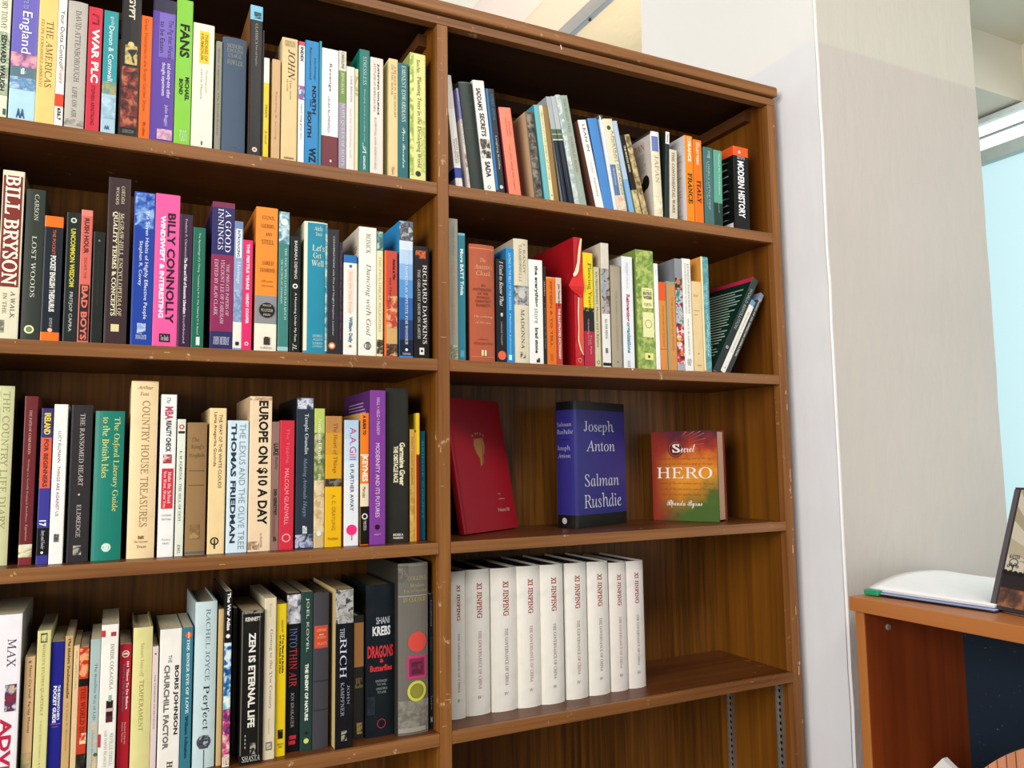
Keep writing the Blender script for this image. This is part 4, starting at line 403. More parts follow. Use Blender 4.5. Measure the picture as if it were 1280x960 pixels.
['S4tL', -286.5, 16.6, 229.0, 19.0, 0.0, 'p', 'dccfb0', 'sand coloured paperback titled Getting to the 21st Century', 'books on the fourth left shelf', [['t', 'Getting to the 21st Century', 0.198, 0.6869, 0.42, 0.72, '56657a', 's'], ['t', 'Korten', 0.0354, 0.1203, 0.4, 0.6, 'b8a888', 's'], ['t', 'Kumarian', 0.7492, 0.8458, 0.4, 0.6, 'b8a888', 's'], ['r', 0.8939, 0.942, 0.25, 0.75, '5c5c50'], ['m', 0.9008, 0.9351, 0.3, 0.7, 'c8c0a8', '5c5c50', '98947c']], {}],
['S4tL', -268.4, 14.3, 218.0, 23.8, 0.0, 'p', 'e3c414', 'bright yellow paperback with small black title about a buddha', 'books on the fourth left shelf', [['t', 'If You Meet the Buddha', 0.2067, 0.4594, 0.56, 0.76, '2c2408', 'N'], ['t', 'on the Road, Kill Him!', 0.2067, 0.4594, 0.28, 0.48, '2c2408', 'N'], ['t', 'SHELDON KOPP', 0.1095, 0.1918, 0.5, 0.66, '5c4c08', 'n'], ['m', 0.8272, 0.8856, 0.25, 0.75, '18140c', 'e3c414', '18140c'], ['H', 'SHELDON', 0.9148, 0.9265, 0.2, 0.8, '5c4c08', 'n'], ['H', 'PRESS', 0.9323, 0.944, 0.3, 0.7, '5c4c08', 'n']], {'side': 'b89c18', 'pages': '9c8a60'}],
['S4tL', -251.5, 20.0, 230.6, 34.1, 0.0, 'p', '17161a', 'black paperback with snowy mountain head titled INTO THIN AIR', 'books on the fourth left shelf', [['m', 0.0087, 0.1959, 0, 1, 'c8c8d0', '5c6070', 'e4e4ec'], ['b', 0.0029, 0.0116, '0f0f12'], ['t', 'INTO', 0.2246, 0.3463, 0.2, 0.75, '5c74a0', 's'], ['t', 'THIN AIR', 0.3534, 0.5951, 0.2, 0.75, 'c8383c', 's'], ['t', 'JON KRAKAUER', 0.6305, 0.8488, 0.35, 0.58, 'a8a8a8', 's'], ['r', 0.8979, 0.9217, 0.25, 0.75, 'c8283c'], ['r', 0.9301, 0.9539, 0.2, 0.7, 'c8283c']], {'pages': 'b09a78'}],
['S4tL', -231.0, 17.0, 231.8, 28.4, 0.0, 'p', '2f4f48', 'bottle green paperback titled THE ENEMY OF NATURE', 'books on the fourth left shelf', [['t', 'JOEL KOVEL', 0.0389, 0.3823, 0.36, 0.66, 'c8d4bc', 'n'], ['t', 'THE ENEMY OF NATURE', 0.4576, 0.8129, 0.34, 0.64, 'ecf0e0', 'N'], ['d', 0.9387, 0.5, 0.22, 'd8d868'], ['d', 0.8898, 0.5, 0.14, '182820']], {'pages': 'b8a480'}],
['S4tL', -213.4, 23.1, 228.8, 25.6, 0.0, 'h', '4c4a52', 'pewter grey hardback with a small orange red title label', 'books on the fourth left shelf', [['r', 0.2121, 0.3575, 0.06, 0.94, 'c4482c'], ['H', 'A HISTORY', 0.2325, 0.25, 0.2, 0.85, 'e8b898', 's'], ['r', 0.2675, 0.2733, 0.35, 0.65, 'e8b898'], ['H', 'OF PETER', 0.282, 0.2966, 0.25, 0.8, 'e8b898', 's'], ['H', 'PLANTS', 0.3198, 0.3372, 0.25, 0.85, 'e8b898', 's'], ['r', 0.5656, 0.5699, 0, 1, '2c2a30'], ['r', 0.7493, 0.7536, 0, 1, '2c2a30']], {'rough': 0.75, 'pages': '9c845c'}],
['S4tL', -183.3, 27.2, 233.6, 12.5, 0.0, 'p', '15161c', 'black paperback titled THE RICH with grey photo head, cream side', 'books on the fourth left shelf', [['m', 0.0029, 0.2184, 0, 1, 'b8b8b4', '3c3c40', '84847f'], ['t', 'THE', 0.2498, 0.3141, 0.25, 0.5, 'c8d0dc', 's'], ['t', 'RICH', 0.3141, 0.5625, 0.25, 0.62, 'c8d0dc', 's'], ['t', 'JOHN', 0.6119, 0.7316, 0.66, 0.8, '9ca0b0', 's'], ['t', 'KAMPFNER', 0.5908, 0.8017, 0.3, 0.5, '9ca0b0', 's'], ['m', 0.8927, 0.9554, 0.35, 0.65, 'a8a888', '15161c', '5c5c4c']], {'side': 'd9bf84', 'pages': 'a08a64'}],
['S4tL', -146.9, 16.1, 186.1, 42.3, 0.0, 'h', '3d3b38', 'dark grey hardback with a broad tan label band', 'books on the fourth left shelf', [['r', 0.0575, 0.421, 0.05, 0.97, 'c48a50'], ['t', 'Helen', 0.509, 0.5548, 0.2, 0.85, 'c8a860', 'i'], ['H', 'Keller', 0.5602, 0.5913, 0.1, 0.95, 'c8a860', 'i'], ['m', 0.8734, 0.9639, 0.3, 0.85, 'c8a860', '3d3b38', '8c7c48']], {'rough': 0.7}],
['S4tL', -129.2, 47.1, 232.2, 35.5, 0.0, 'h', '17222a', 'blue black hardback titled DRAGONS & Butterflies in red', 'books on the fourth left shelf', [['H', 'SHANI', 0.2166, 0.2615, 0.34, 0.8, 'c8ccd0', 'n'], ['H', 'KREBS', 0.2765, 0.3392, 0.22, 0.84, 'dcdfe2', 'N'], ['H', 'DRAGONS', 0.4033, 0.4851, 0.06, 0.94, 'd03438', 'N'], ['H', '&', 0.4925, 0.5177, 0.46, 0.6, 'd03438', 'N'], ['H', 'Butterflies', 0.5326, 0.574, 0.14, 0.9, 'd03438', 'N'], ['H', 'SENTENCED', 0.6302, 0.645, 0.32, 0.72, '9ca0a4', 'n'], ['H', 'TO DIE,', 0.6538, 0.6686, 0.36, 0.68, '9ca0a4', 'n'], ['H', 'CHOOSING', 0.6804, 0.6951, 0.34, 0.72, '9ca0a4', 'n'], ['H', 'TO LIVE', 0.704, 0.7187, 0.38, 0.68, '9ca0a4', 'n'], ['o', 0.9153, 0.52, 0.15, 'b82c38', 0.85], ['m', 0.7364, 0.8538, 0.05, 0.3, '1f2c34', '17222a', '26343c']], {'pages': '8c7858'}],
['S4tL', -81.6, 49.8, 264.4, 19.2, 0.0, 'h', '6c6861', 'worn grey encyclopedia with red circle, pink square and yellow ring', 'books on the fourth left shelf', [['H', 'COLLINS', 0.0776, 0.1016, 0.3, 0.92, 'a8a06c', 's'], ['H', 'Modern', 0.1202, 0.1429, 0.36, 0.88, 'a8a06c', 'i'], ['H', 'Encyclopedia', 0.1535, 0.1788, 0.18, 0.95, 'a8a06c', 's'], ['r', 0.1921, 0.1961, 0.0, 0.95, 'a8a898'], ['H', 'IN COLOUR', 0.2027, 0.2293, 0.16, 0.92, 'b8a84c', 's'], ['m', 0.0134, 0.1069, 0, 0.3, '5c564e', '7c776e', '6c6861'], ['m', 0.8037, 0.9846, 0, 1, '7c786e', '8c887c', '6c6861'], ['d', 0.467, 0.62, 0.32, 'd04a40'], ['r', 0.5457, 0.6803, 0.27, 0.93, 'c03868'], ['r', 0.5614, 0.6646, 0.34, 0.86, '7c2848'], ['m', 0.5824, 0.6542, 0.42, 0.8, '4c1c34', '7c2848', '5c2038'], ['o', 0.7518, 0.6, 0.32, 'c8c848', 0.72], ['d', 0.7518, 0.6, 0.22, '8c8838'], ['b', 0.0, 0.0187, '847f74'], ['r', 0.9588, 0.9846, 0, 0.9, '9a968a']], {'side': '4a463e', 'rough': 0.4, 'pages': '8a7f6c'}],
['S4tL', -26.5, 6.5, 211.2, 30.4, 0.0, 'p', '1c2a3c', 'thin navy paperback at the right end of the fourth left shelf', 'books on the fourth left shelf', [['t', 'horsephones', 0.0458, 0.24, 0.3, 0.7, '8c9cb8', 'n'], ['t', 'Lottery', 0.324, 0.4246, 0.3, 0.7, '6c5878', 'n'], ['t', 'Terry Jones', 0.7576, 0.8567, 0.3, 0.7, '8c9cb8', 'n'], ['t', 'Z', 0.9062, 0.9556, 0.3, 0.7, 'c8ccd8', 'N']], {}],
['S1tR', 22.0, 12.5, 202.5, 19.0, -6.0, 'p', 'e9e4dc', 'white paperback half hidden by the divider with a blue curve at foot', 'books on the top right shelf', [['t', 'SIMON SEBAG', 0.5516, 0.768, 0.62, 0.84, '4c4a48', 'n'], ['t', 'MONTEFIORE', 0.5666, 0.7755, 0.3, 0.5, '4c4a48', 'n'], ['b', 0.8127, 0.902, '34489c'], ['b', 0.0, 0.2973, 'd8d2ca']], {}],
['S1tR', 45.0, 3.9, 183.0, 19.0, -7.06, 'p', 'd9cfc6', 'thin paperback lilac at top with faded purple title', 'books on the top right shelf', [['b', 0.0, 0.3016, '8f8cc4'], ['t', 'PALESTINE TO RULE', 0.1315, 0.5442, 0.3, 0.7, '5c5490', 'n'], ['m', 0.6249, 0.77, 0.1, 0.9, '8c5c5c', 'd9cfc6', 'b89c94'], ['t', 'Dana Gibril', 0.8023, 0.931, 0.3, 0.62, '8c8c9c', 'n']], {}],
['S1tR', 50.1, 25.4, 196.2, 19.0, -6.65, 'h', '2c3a34', 'dark bottle green hardback leaning left with rubbed head', 'books on the top right shelf', [['H', 'THE MIDDLE', 0.1145, 0.1389, 0.4, 0.8, '4c5c50', 's'], ['H', 'EAST AND', 0.1877, 0.2151, 0.3, 0.8, '4c5c50', 's'], ['b', 0.422, 0.4281, '3c4c44'], ['b', 0.0001, 0.0138, '48584e']], {}],
['S1tR', 76.5, 21.6, 204.2, 19.0, -6.28, 'p', 'efe9e2', 'white paperback with black brush lettering and a face, leaning left', 'books on the top right shelf', [['t', "SADDAM'S", 0.0696, 0.269, 0.2, 0.62, '141210', 'N'], ['t', 'SECRETS', 0.2911, 0.4972, 0.26, 0.68, '141210', 'N'], ['m', 0.5193, 0.6881, 0.05, 0.9, '18120f', 'd8cfc4', '6c5c50'], ['t', 'SADA', 0.7174, 0.8565, 0.25, 0.72, '34120f', 'N'], ['o', 0.9443, 0.4, 0.14, '4c4c4c', 0.7]], {}],
['S1tR', 99.1, 16.6, 193.4, 19.0, -5.95, 'p', '2b3037', 'thin charcoal paperback with a bright blue front edge', 'books on the top right shelf', [['r', 0.0, 0.9502, 0, 0.22, '1f78b8'], ['b', 0.0, 0.0252, '3c3c34'], ['t', 'ROBERT GREENE', 0.0519, 0.2951, 0.5, 0.8, '2f80a8', 'n'], ['t', 'Laughing Buddha', 0.4438, 0.7559, 0.5, 0.76, 'c0c0c4', 'n'], ['d', 0.9223, 0.62, 0.2, 'd0d0d4']], {}],
['S1tR', 124.3, 23.9, 164.1, 19.0, -6.99, 'p', 'ef8468', 'coral paperback standing between dark and tan books', 'books on the top right shelf', [['t', 'Orwells', 0.1563, 0.3235, 0.64, 0.8, 'b8503c', 's'], ['t', 'Nineteen', 0.1191, 0.3235, 0.4, 0.56, 'b8503c', 's'], ['t', 'and other things that matter', 0.4163, 0.925, 0.42, 0.58, 'b85040', 'n']], {'side': 'a83c48'}],
['S1tR', 174.9, 17.2, 165.8, 19.0, -5.88, 'h', '5c544a', 'weathered grey brown spine beside a ragged tan side', 'books on the top right shelf', [['m', 0.0094, 0.9508, 0.1, 0.9, '5c544a', '8c8270', '342c26']], {'side': 'cfae86'}],
['S1tR', 196.5, 10.3, 182.1, 19.0, -6.62, 'p', '6ab4b8', 'thin turquoise spined book leaning left on the top right shelf', 'books on the top right shelf', [], {'side': '4c9cb4'}],
['S1tR', 207.6, 7.6, 183.3, 19.0, -6.73, 'p', 'e6dcb0', 'thin cream book with broken white and olive lettering', 'books on the top right shelf', [['t', 'A garden for the people of the city', 0.0512, 0.7655, 0.2, 0.8, '8c8a3c', 'c'], ['d', 0.9179, 0.5, 0.2, '8c98a8']], {}],
['S1tR', 215.9, 10.1, 184.5, 19.0, -6.81, 'p', '94723a', 'thin plain brown book leaning left beside a cream one', 'books on the top right shelf', [], {}],
['S1tR', 233.8, 10.3, 204.1, 19.0, -9.05, 'p', '1b2433', 'first of two matching navy volumes with grey heads and green bands', 'books on the top right shelf', [['b', 0.0, 0.3004, 'a9b0b4'], ['b', 0.3004, 0.3927, '4c6448'], ['r', 0.345, 0.3511, 0, 1, 'd8dcc8'], ['b', 0.3927, 0.4034, 'd8dcc8'], ['r', 0.4157, 0.9682, 0.4, 0.5, '4c5c78']], {'side': '9fa6ac'}],
['S1tR', 247.0, 10.2, 207.1, 19.0, -9.72, 'p', '1b2433', 'second of two matching navy volumes, beside marbled grey book', 'books on the top right shelf', [['b', 0.0, 0.2998, 'b4babc'], ['b', 0.2998, 0.391, '4c6448'], ['r', 0.3439, 0.3499, 0, 1, 'd8dcc8'], ['b', 0.391, 0.4016, 'd8dcc8'], ['r', 0.4138, 0.9603, 0.4, 0.5, '4c5c78']], {}],
['S1tR', 260.2, 9.6, 212.5, 19.0, -10.4, 'p', 'c3cdc9', 'marbled pale grey green book with a thin leaning spine', 'books on the top right shelf', [['m', 0.003, 0.954, 0, 1, 'c3cdc9', 'a0b0ac', 'd8deda']], {}],
['S1tR', 270.3, 15.3, 213.4, 19.0, -10.38, 'p', '9cab9c', 'sage grey paperback with faint red lettering, leaning left', 'books on the top right shelf', [['t', 'THE BEARD TREE', 0.0313, 0.3361, 0.3, 0.62, '5c6c60', 's'], ['t', 'HAROLD ROSE', 0.3658, 0.6926, 0.3, 0.66, 'a8605c', 's'], ['t', 'collection', 0.7223, 0.9005, 0.3, 0.6, 'c8d0c4', 'n']], {}],
['S1tR', 306.0, 17.9, 172.9, 19.0, -12.42, 'p', 'f0ece8', 'white paperback with thin black title LEAN IN', 'books on the top right shelf', [['t', 'LEAN IN', 0.0519, 0.3484, 0.4, 0.72, '28282c', 'n'], ['t', 'WOMEN', 0.4596, 0.5893, 0.4, 0.6, 'e0a8a0', 'n'], ['t', 'Sheryl Sandberg', 0.6449, 0.8488, 0.4, 0.6, '5c5c60', 'n']], {'side': '74463a'}],
['S1tR', 324.8, 20.7, 179.6, 19.0, -11.0, 'p', '4a88cc', 'plain bright blue book leaning left right of LEAN IN', 'books on the top right shelf', [], {'side': '3c70a8'}],
['S1tR', 346.3, 6.9, 190.0, 19.0, -9.25, 'p', 'dfe6ec', 'thin icy white book with a leafy dark pattern at its head', 'books on the top right shelf', [['b', 0.0, 0.0393, '5c6450'], ['m', 0.0, 0.0478, 0, 1, '2c3424', 'dfe6d8', '5c6c4c']], {}],
['S1tR', 353.6, 22.0, 184.2, 19.0, -9.22, 'p', 'e3dcc0', 'cream paperback with a blue picture panel and a green tree spot', 'books on the top right shelf', [['d', 0.0955, 0.5, 0.2, '3c5c34'], ['t', 'To get the harvest in', 0.1591, 0.4594, 0.5, 0.7, 'a89470', 'n'], ['r', 0.4859, 0.8124, 0.0, 0.55, '5c74a0'], ['t', 'Ambition', 0.5124, 0.7065, 0.2, 0.4, 'c8d0dc', 's'], ['t', 'A PORTRAIT OF CALIFORNIA', 0.1237, 0.9182, 0.7, 0.9, '8c7c5c', 'n'], ['m', 0.8124, 0.9711, 0, 1, 'e8c8b0', 'e3dcc0', 'd8b498']], {}],
['S1tR', 382.9, 10.1, 185.1, 19.0, -11.27, 'p', '7cb0dc', 'thin sky blue spine leaning left beside a black book', 'books on the top right shelf', [['b', 0.0, 0.6195, 'b4c8dc']], {}],
['S1tR', 398.4, 11.2, 159.6, 19.0, -12.97, 'p', '221d14', 'thin black book with a tan foot and small white title', 'books on the top right shelf', [['t', 'THE MAKING INDIA', 0.128, 0.4589, 0.3, 0.7, 'c8c0a0', 'N'], ['b', 0.6764, 0.998, 'c8b884'], ['m', 0.6764, 0.998, 0, 1, 'c8b884', '8c8454', 'dccc98']], {}],
['S1tR', 414.0, 11.6, 163.9, 19.0, -14.27, 'p', 'b39a68', 'thin tan speckled book leaning left against the Japan guide', 'books on the top right shelf', [['m', 0.0041, 0.9655, 0, 1, 'b39a68', '6c5c38', 'd0bc8c']], {}],
['S1tR', 440.1, 20.8, 177.5, 19.0, -1.51, 'h', 'e6dcc0', 'thick white guide book with JAPAN in pale brown on spine and cover', 'books on the top right shelf', [['b', 0.0, 0.2274, 'e8e6e4'], ['r', 0.0555, 0.2274, 0.1, 0.85, '6c7cb4'], ['t', 'JAPAN', 0.2751, 0.5884, 0.32, 0.76, 'b08c6c', 's'], ['m', 0.7397, 0.9282, 0, 1, 'e6dcc0', 'd8c898', 'efe8d0']], {'side': 'd4ccc4', 'jp': 1}],
['S1tR', 463.7, 9.4, 182.5, 19.0, 2.92, 'p', '2c3a3c', 'thin dark green book with a white upper third', 'books on the top right shelf', [['b', 0.0, 0.1371, 'ece6e2'], ['t', 'Tramway', 0.0229, 0.1181, 0.2, 0.75, '4c4c50', 'n']], {'side': '24302c'}],
['S1tR', 477.1, 18.3, 147.6, 19.0, 1.49, 'p', 'dcd0b8', 'small cream paperback with dark worn capitals, top right shelf', 'books on the top right shelf', [['t', 'THE CONTINENTAL WARS', 0.0351, 0.8811, 0.3, 0.66, '6c5c48', 'S']], {}],
['S1tR', 519.1, 19.8, 183.5, 19.0, 0.15, 'p', 'f08a14', 'bright orange travel guide titled FRANCE', 'books on the top right shelf', [['t', 'LET US GO', 0.0172, 0.0552, 0.3, 0.8, 'fbe6c4', 'N'], ['t', 'FRANCE', 0.0648, 0.2925, 0.35, 0.75, 'fbf2dc', 'N'], ['t', 'FRANCE', 0.4248, 0.7727, 0.25, 0.8, '3c1c08', 'S']], {'side': 'e2dde0'}],
['S1tR', 540.9, 21.2, 178.8, 19.0, 0.09, 'p', 'ee7612', 'darker orange travel guide titled ITALY', 'books on the top right shelf', [['t', 'LETS GO', 0.0295, 0.0786, 0.3, 0.8, 'fbe0c0', 'N'], ['t', 'LETTERS', 0.0884, 0.2938, 0.3, 0.6, 'fbe0c0', 'N'], ['t', 'ITALY', 0.4789, 0.7407, 0.3, 0.75, '3c1808', 'S']], {}],
['S1tR', 565.5, 23.6, 167.3, 19.0, 0.58, 'p', '47706f', 'muted teal paperback with pale vertical lettering', 'books on the top right shelf', [['t', 'LONELY LITTLE ONE', 0.1774, 0.7849, 0.42, 0.6, 'b0ccc8', 'n'], ['m', 0.0402, 0.1353, 0.3, 0.7, '6c9490', '47706f', '8cb0a8'], ['t', 'FIRST WORLD LIBRARY', 0.1985, 0.7641, 0.2, 0.34, '8cb0ac', 'n']], {}],
['S1tR', 589.6, 21.3, 165.1, 19.0, 1.53, 'p', '5fa68e', 'mint green paperback left of the thick black history', 'books on the top right shelf', [['t', 'Pushed By Temptation', 0.0454, 0.5719, 0.5, 0.72, 'd4f0e0', 'n'], ['b', 0.6786, 0.976, '2c4c44'], ['t', 'Lynch', 0.6786, 0.8063, 0.4, 0.6, '8cc0b0', 'n']], {}],
['S1tR', 643.2, 40.9, 182.4, 19.0, 0.94, 'p', '151719', 'thick black paperback titled MODERN HISTORY with orange head', 'books on the top right shelf', [['b', 0.0001, 0.1095, 'ea5a24'], ['d', 0.0638, 0.4, 0.08, 'f8d8b8'], ['H', 'THE PENGUIN', 0.1134, 0.1293, 0.25, 0.75, 'e0e0e0', 'n'], ['H', 'HISTORY OF', 0.1333, 0.1492, 0.25, 0.75, 'e0e0e0', 'n'], ['t', 'MODERN HISTORY', 0.169, 0.8382, 0.25, 0.68, 'f4f4f2', 'N']], {'side': '1b2224', 'mh': 1}],
['S2tR', 7.8, 16.0, 245.4, 19.0, 0.0, 'h', 'a5a291', 'grey cream hardback hard against the divider, faint orange title', 'books on the second right shelf', [['t', 'MEMOIR OF AN AGE', 0.055, 0.2666, 0.35, 0.6, '8c8a78', 'n'], ['t', 'THE MORAL ANIMALS', 0.2914, 0.819, 0.3, 0.62, 'cf8868', 'n'], ['m', 0.8918, 0.9826, 0.1, 0.9, '7c7860', 'b8b490', 'd8d4b0']], {}],
['S2tR', 24.4, 12.6, 221.7, 19.0, 0.0, 'p', '2c7c90', 'teal paperback with white trivia lettering beside the grey cream one', 'books on the second right shelf', [['b', 0.0, 0.018, '7cb8c4'], ['t', 'More BATT Trivia', 0.126, 0.49, 0.25, 0.75, 'd8eef0', 'N'], ['r', 0.9172, 0.9683, 0.2, 0.75, '5c9cb0']], {}],
['S2tR', 45.7, 47.3, 205.7, 19.0, 0.0, 'h', 'b1583a', 'broad copper brown anthology of diarists', 'books on the second right shelf', [['b', 0.0317, 0.0362, 'd89c74'], ['H', 'The', 0.1131, 0.1507, 0.4, 0.65, 'd8a484', 'i'], ['H', "Assassin's", 0.1673, 0.2108, 0.18, 0.9, 'd8a484', 'i'], ['H', 'Cloak', 0.2258, 0.2663, 0.25, 0.85, 'd8a484', 'i'], ['H', 'AN', 0.3411, 0.3606, 0.43, 0.6, '6c2c18', 'n'], ['H', 'ANTHOLOGY', 0.374, 0.3979, 0.12, 0.88, '6c2c18', 'n'], ['H', 'OF THE', 0.4099, 0.4307, 0.3, 0.72, '6c2c18', 'n'], ['H', "WORLD'S", 0.4427, 0.4635, 0.25, 0.78, '6c2c18', 'n'], ['H', 'GREATEST', 0.4754, 0.4963, 0.2, 0.84, '6c2c18', 'n'], ['H', 'DIARISTS', 0.5082, 0.532, 0.24, 0.8, '6c2c18', 'n'], ['H', 'The anthology', 0.6062, 0.6285, 0.15, 0.92, 'e0b090', 'i'], ['H', 'of the year', 0.6581, 0.6803, 0.2, 0.85, 'e0b090', 'i'], ['H', 'edited by', 0.7985, 0.8162, 0.3, 0.7, '7c3820', 'n'], ['H', 'IRENE & ALAN TAYLOR', 0.8309, 0.8515, 0.14, 0.9, '7c3820', 'n'], ['r', 0.8986, 0.9456, 0.42, 0.5, 'ecd8a8'], ['r', 0.8986, 0.9456, 0.54, 0.62, 'ecd8a8'], ['r', 0.9544, 0.9574, 0.05, 0.95, 'd89c74']], {'side': '7c4430'}],
['S2tR', 95.7, 18.6, 183.6, 19.0, 0.0, 'p', '1f2226', 'black paperback titled I Used to Know That', 'books on the second right shelf', [['t', 'I Used to Know That', 0.0205, 0.4528, 0.32, 0.72, 'e8e8e4', 'i'], ['m', 0.5202, 0.5538, 0.4, 0.65, 'd8d8d0', '1f2226', 'a8a8a0'], ['t', 'CAROLINE TAGGART', 0.6042, 0.8301, 0.4, 0.58, '9c9c98', 'n'], ['d', 0.9268, 0.5, 0.42, 'e8603c']], {'side': '20262e'}],
['S2tR', 115.3, 14.4, 205.0, 19.0, 0.0, 'p', '1c88c8', 'bright blue slim paperback beside the black quiz book', 'books on the second right shelf', [['t', 'EATING IN THE BELLY OF THE BUDDHA', 0.0447, 0.5414, 0.3, 0.62, 'bfe0f2', 'n'], ['t', 'Mathew Johnson', 0.5717, 0.9184, 0.3, 0.56, 'bfe0f2', 'n'], ['r', 0.9259, 0.9709, 0.2, 0.6, 'd8ecf4']], {'side': '2c70a0'}],
['S2tR', 130.7, 28.5, 224.3, 19.0, 0.0, 'h', 'd8cdb2', 'beige hardback with a small grey face portrait halfway up its spine', 'books on the second right shelf', [['t', 'J. RANDY', 0.0313, 0.279, 0.62, 0.8, '6c5c44', 's'], ['t', 'TARABORRELLI', 0.0455, 0.3424, 0.34, 0.52, '6c5c44', 's'], ['m', 0.3776, 0.529, 0, 1, '8c8c8c', '3c3c3c', 'b8b8b8'], ['d', 0.445, 0.52, 0.26, 'c8c4bc'], ['t', 'MADONNA', 0.5667, 0.8793, 0.42, 0.66, '4c4436', 's'], ['m', 0.9042, 0.9511, 0.35, 0.7, '1c1810', 'd8cdb2', '1c1810']], {'side': 'b0a894'}],
['S2tR', 160.2, 27.2, 189.4, 19.0, 0.0, 'p', 'efede8', 'white paperback titled the everything store', 'books on the second right shelf', [['t', 'the everything', 0.0558, 0.4506, 0.36, 0.66, '34343c', 'N'], ['t', 'store', 0.4673, 0.609, 0.36, 0.62, '7c7c84', 'n'], ['t', 'brad stone', 0.6506, 0.8907, 0.38, 0.62, '28282c', 'N'], ['m', 0.9353, 0.9781, 0.45, 0.7, '28282c', 'efede8', '28282c']], {}],
['S2tR', 188.2, 6.1, 178.9, 19.0, 0.0, 'p', '2b2226', 'thin black paperback with small white lettering left of orange one', 'books on the second right shelf', [['t', 'Marlon', 0.1436, 0.3044, 0.3, 0.7, 'c8c0b8', 'i'], ['t', 'C. Kennedy to the city of hope', 0.3757, 0.8358, 0.3, 0.7, 'a8a09c', 'i']], {}],
['S2tR', 195.0, 19.1, 160.6, 19.0, 0.0, 'p', 'de6e16', 'orange paperback with faint brown capitals in the second right shelf', 'books on the second right shelf', [['b', 0.0, 0.014, 'f0a050'], ['t', 'FIFTEEN & TO TELL', 0.0481, 0.7931, 0.36, 0.6, '9c4a10', 'N'], ['r', 0.8718, 0.9504, 0.35, 0.6, 'b85c18']], {}],
['S2tR', 214.5, 11.7, 161.0, 19.0, 0.0, 'p', 'd8c0b0', 'thin red paperback crowded with white lettering', 'books on the second right shelf', [['b', 0.2925, 0.9856, 'b43c30'], ['t', 'John Thomas Book', 0.0723, 0.3324, 0.3, 0.7, '54302c', 'N'], ['t', 'THE ILLUSTRATED DICTIONARY', 0.3524, 0.9267, 0.3, 0.7, 'f0d0c4', 'N']], {}],
['S2tR', 253.8, 17.2, 240.7, 19.0, 0.0, 'p', 'b81e22', 'scarlet book with a torn red jacket showing cream paper', 'books on the second right shelf', [['m', 0.7829, 0.9832, 0, 1, 'b81e22', 'a01a1e', 'c83034'], ['o', 0.9499, 0.5, 0.25, 'e88078', 0.7]], {'side': 'a8141e', 'torn': 1}],
['S2tR', 272.8, 21.6, 216.5, 19.0, 0.0, 'p', 'e9cf1c', 'yellow, black and crimson paperback titled Fleecing Years', 'books on the second right shelf', [['b', 0.0, 0.0123, '8c2840'], ['b', 0.497, 0.6027, '24211f'], ['m', 0.4894, 0.5197, 0, 1, '24211f', 'e9cf1c', '24211f'], ['b', 0.6027, 0.693, '2c2224'], ['b', 0.693, 0.9922, 'b0203c'], ['t', 'Fleecing Years', 0.1012, 0.497, 0.38, 0.82, '5c4c10', 's'], ['t', 'Understanding the Great', 0.5876, 0.813, 0.3, 0.5, 'c8a0a8', 'n'], ['t', 'True Pain', 0.723, 0.8878, 0.56, 0.7, 'e0a8b0', 'n']], {'side': '7c2438'}],
['S2tR', 296.0, 12.0, 188.7, 19.0, 0.0, 'p', 'c9c09c', 'thin khaki cream paperback left of the tall photo cover', 'books on the second right shelf', [['t', 'KAI MEISTERMANN', 0.0504, 0.3682, 0.3, 0.66, '54503c', 'n'], ['t', 'Motives and I Believe', 0.4015, 0.7987, 0.3, 0.66, '54503c', 'n'], ['o', 0.9465, 0.5, 0.28, '6c6850', 0.7]], {}],
['S2tR', 312.8, 17.3, 236.4, 19.0, 0.0, 'p', 'e6e2de', 'tall white paperback with a grey photograph band and dark foot line', 'books on the second right shelf', [['b', 0.0, 0.2073, 'd8cfc0'], ['m', 0.2073, 0.5696, 0, 1, 'b8a8a0', '8c9cac', '5c5048'], ['t', 'REPORT', 0.3824, 0.5163, 0.5, 0.8, '3c4450', 'n'], ['t', 'ALL FOR KENYA', 0.6096, 0.769, 0.3, 0.62, '5c5c68', 'n'], ['r', 0.8417, 0.8813, 0.3, 0.6, '6c6c74'], ['b', 0.9577, 0.9827, '1c1a18']], {'side': 'd8ccb4'}],
['S2tR', 333.1, 22.8, 196.4, 19.0, 0.0, 'h', 'a59a84', 'plain stone brown hardback with blind lettering', 'books on the second right shelf', [['t', 'THE AMERICAN CAPITALISM', 0.2466, 0.8275, 0.42, 0.58, '8c8068', 'n'], ['d', 0.9362, 0.5, 0.07, '5c5444'], ['b', 0.0, 0.0115, '8c7c64']], {'side': '6c5c44'}],
['S2tR', 358.9, 24.3, 215.6, 19.0, 0.0, 'p', 'e8e8ec', 'white paperback with red and blue title Reinventing organizations', 'books on the second right shelf', [['t', 'FREDERIC LALOUX', 0.0558, 0.2884, 0.4, 0.56, 'a8a8b0', 'n'], ['t', 'Reinventing', 0.3407, 0.5786, 0.3, 0.66, 'b0203c', 'N'], ['t', 'organizations', 0.586, 0.8589, 0.3, 0.66, '3c88a0', 'N'], ['r', 0.9249, 0.9835, 0.3, 0.55, 'b8b8bc']], {'side': 'c4c4c8'}],
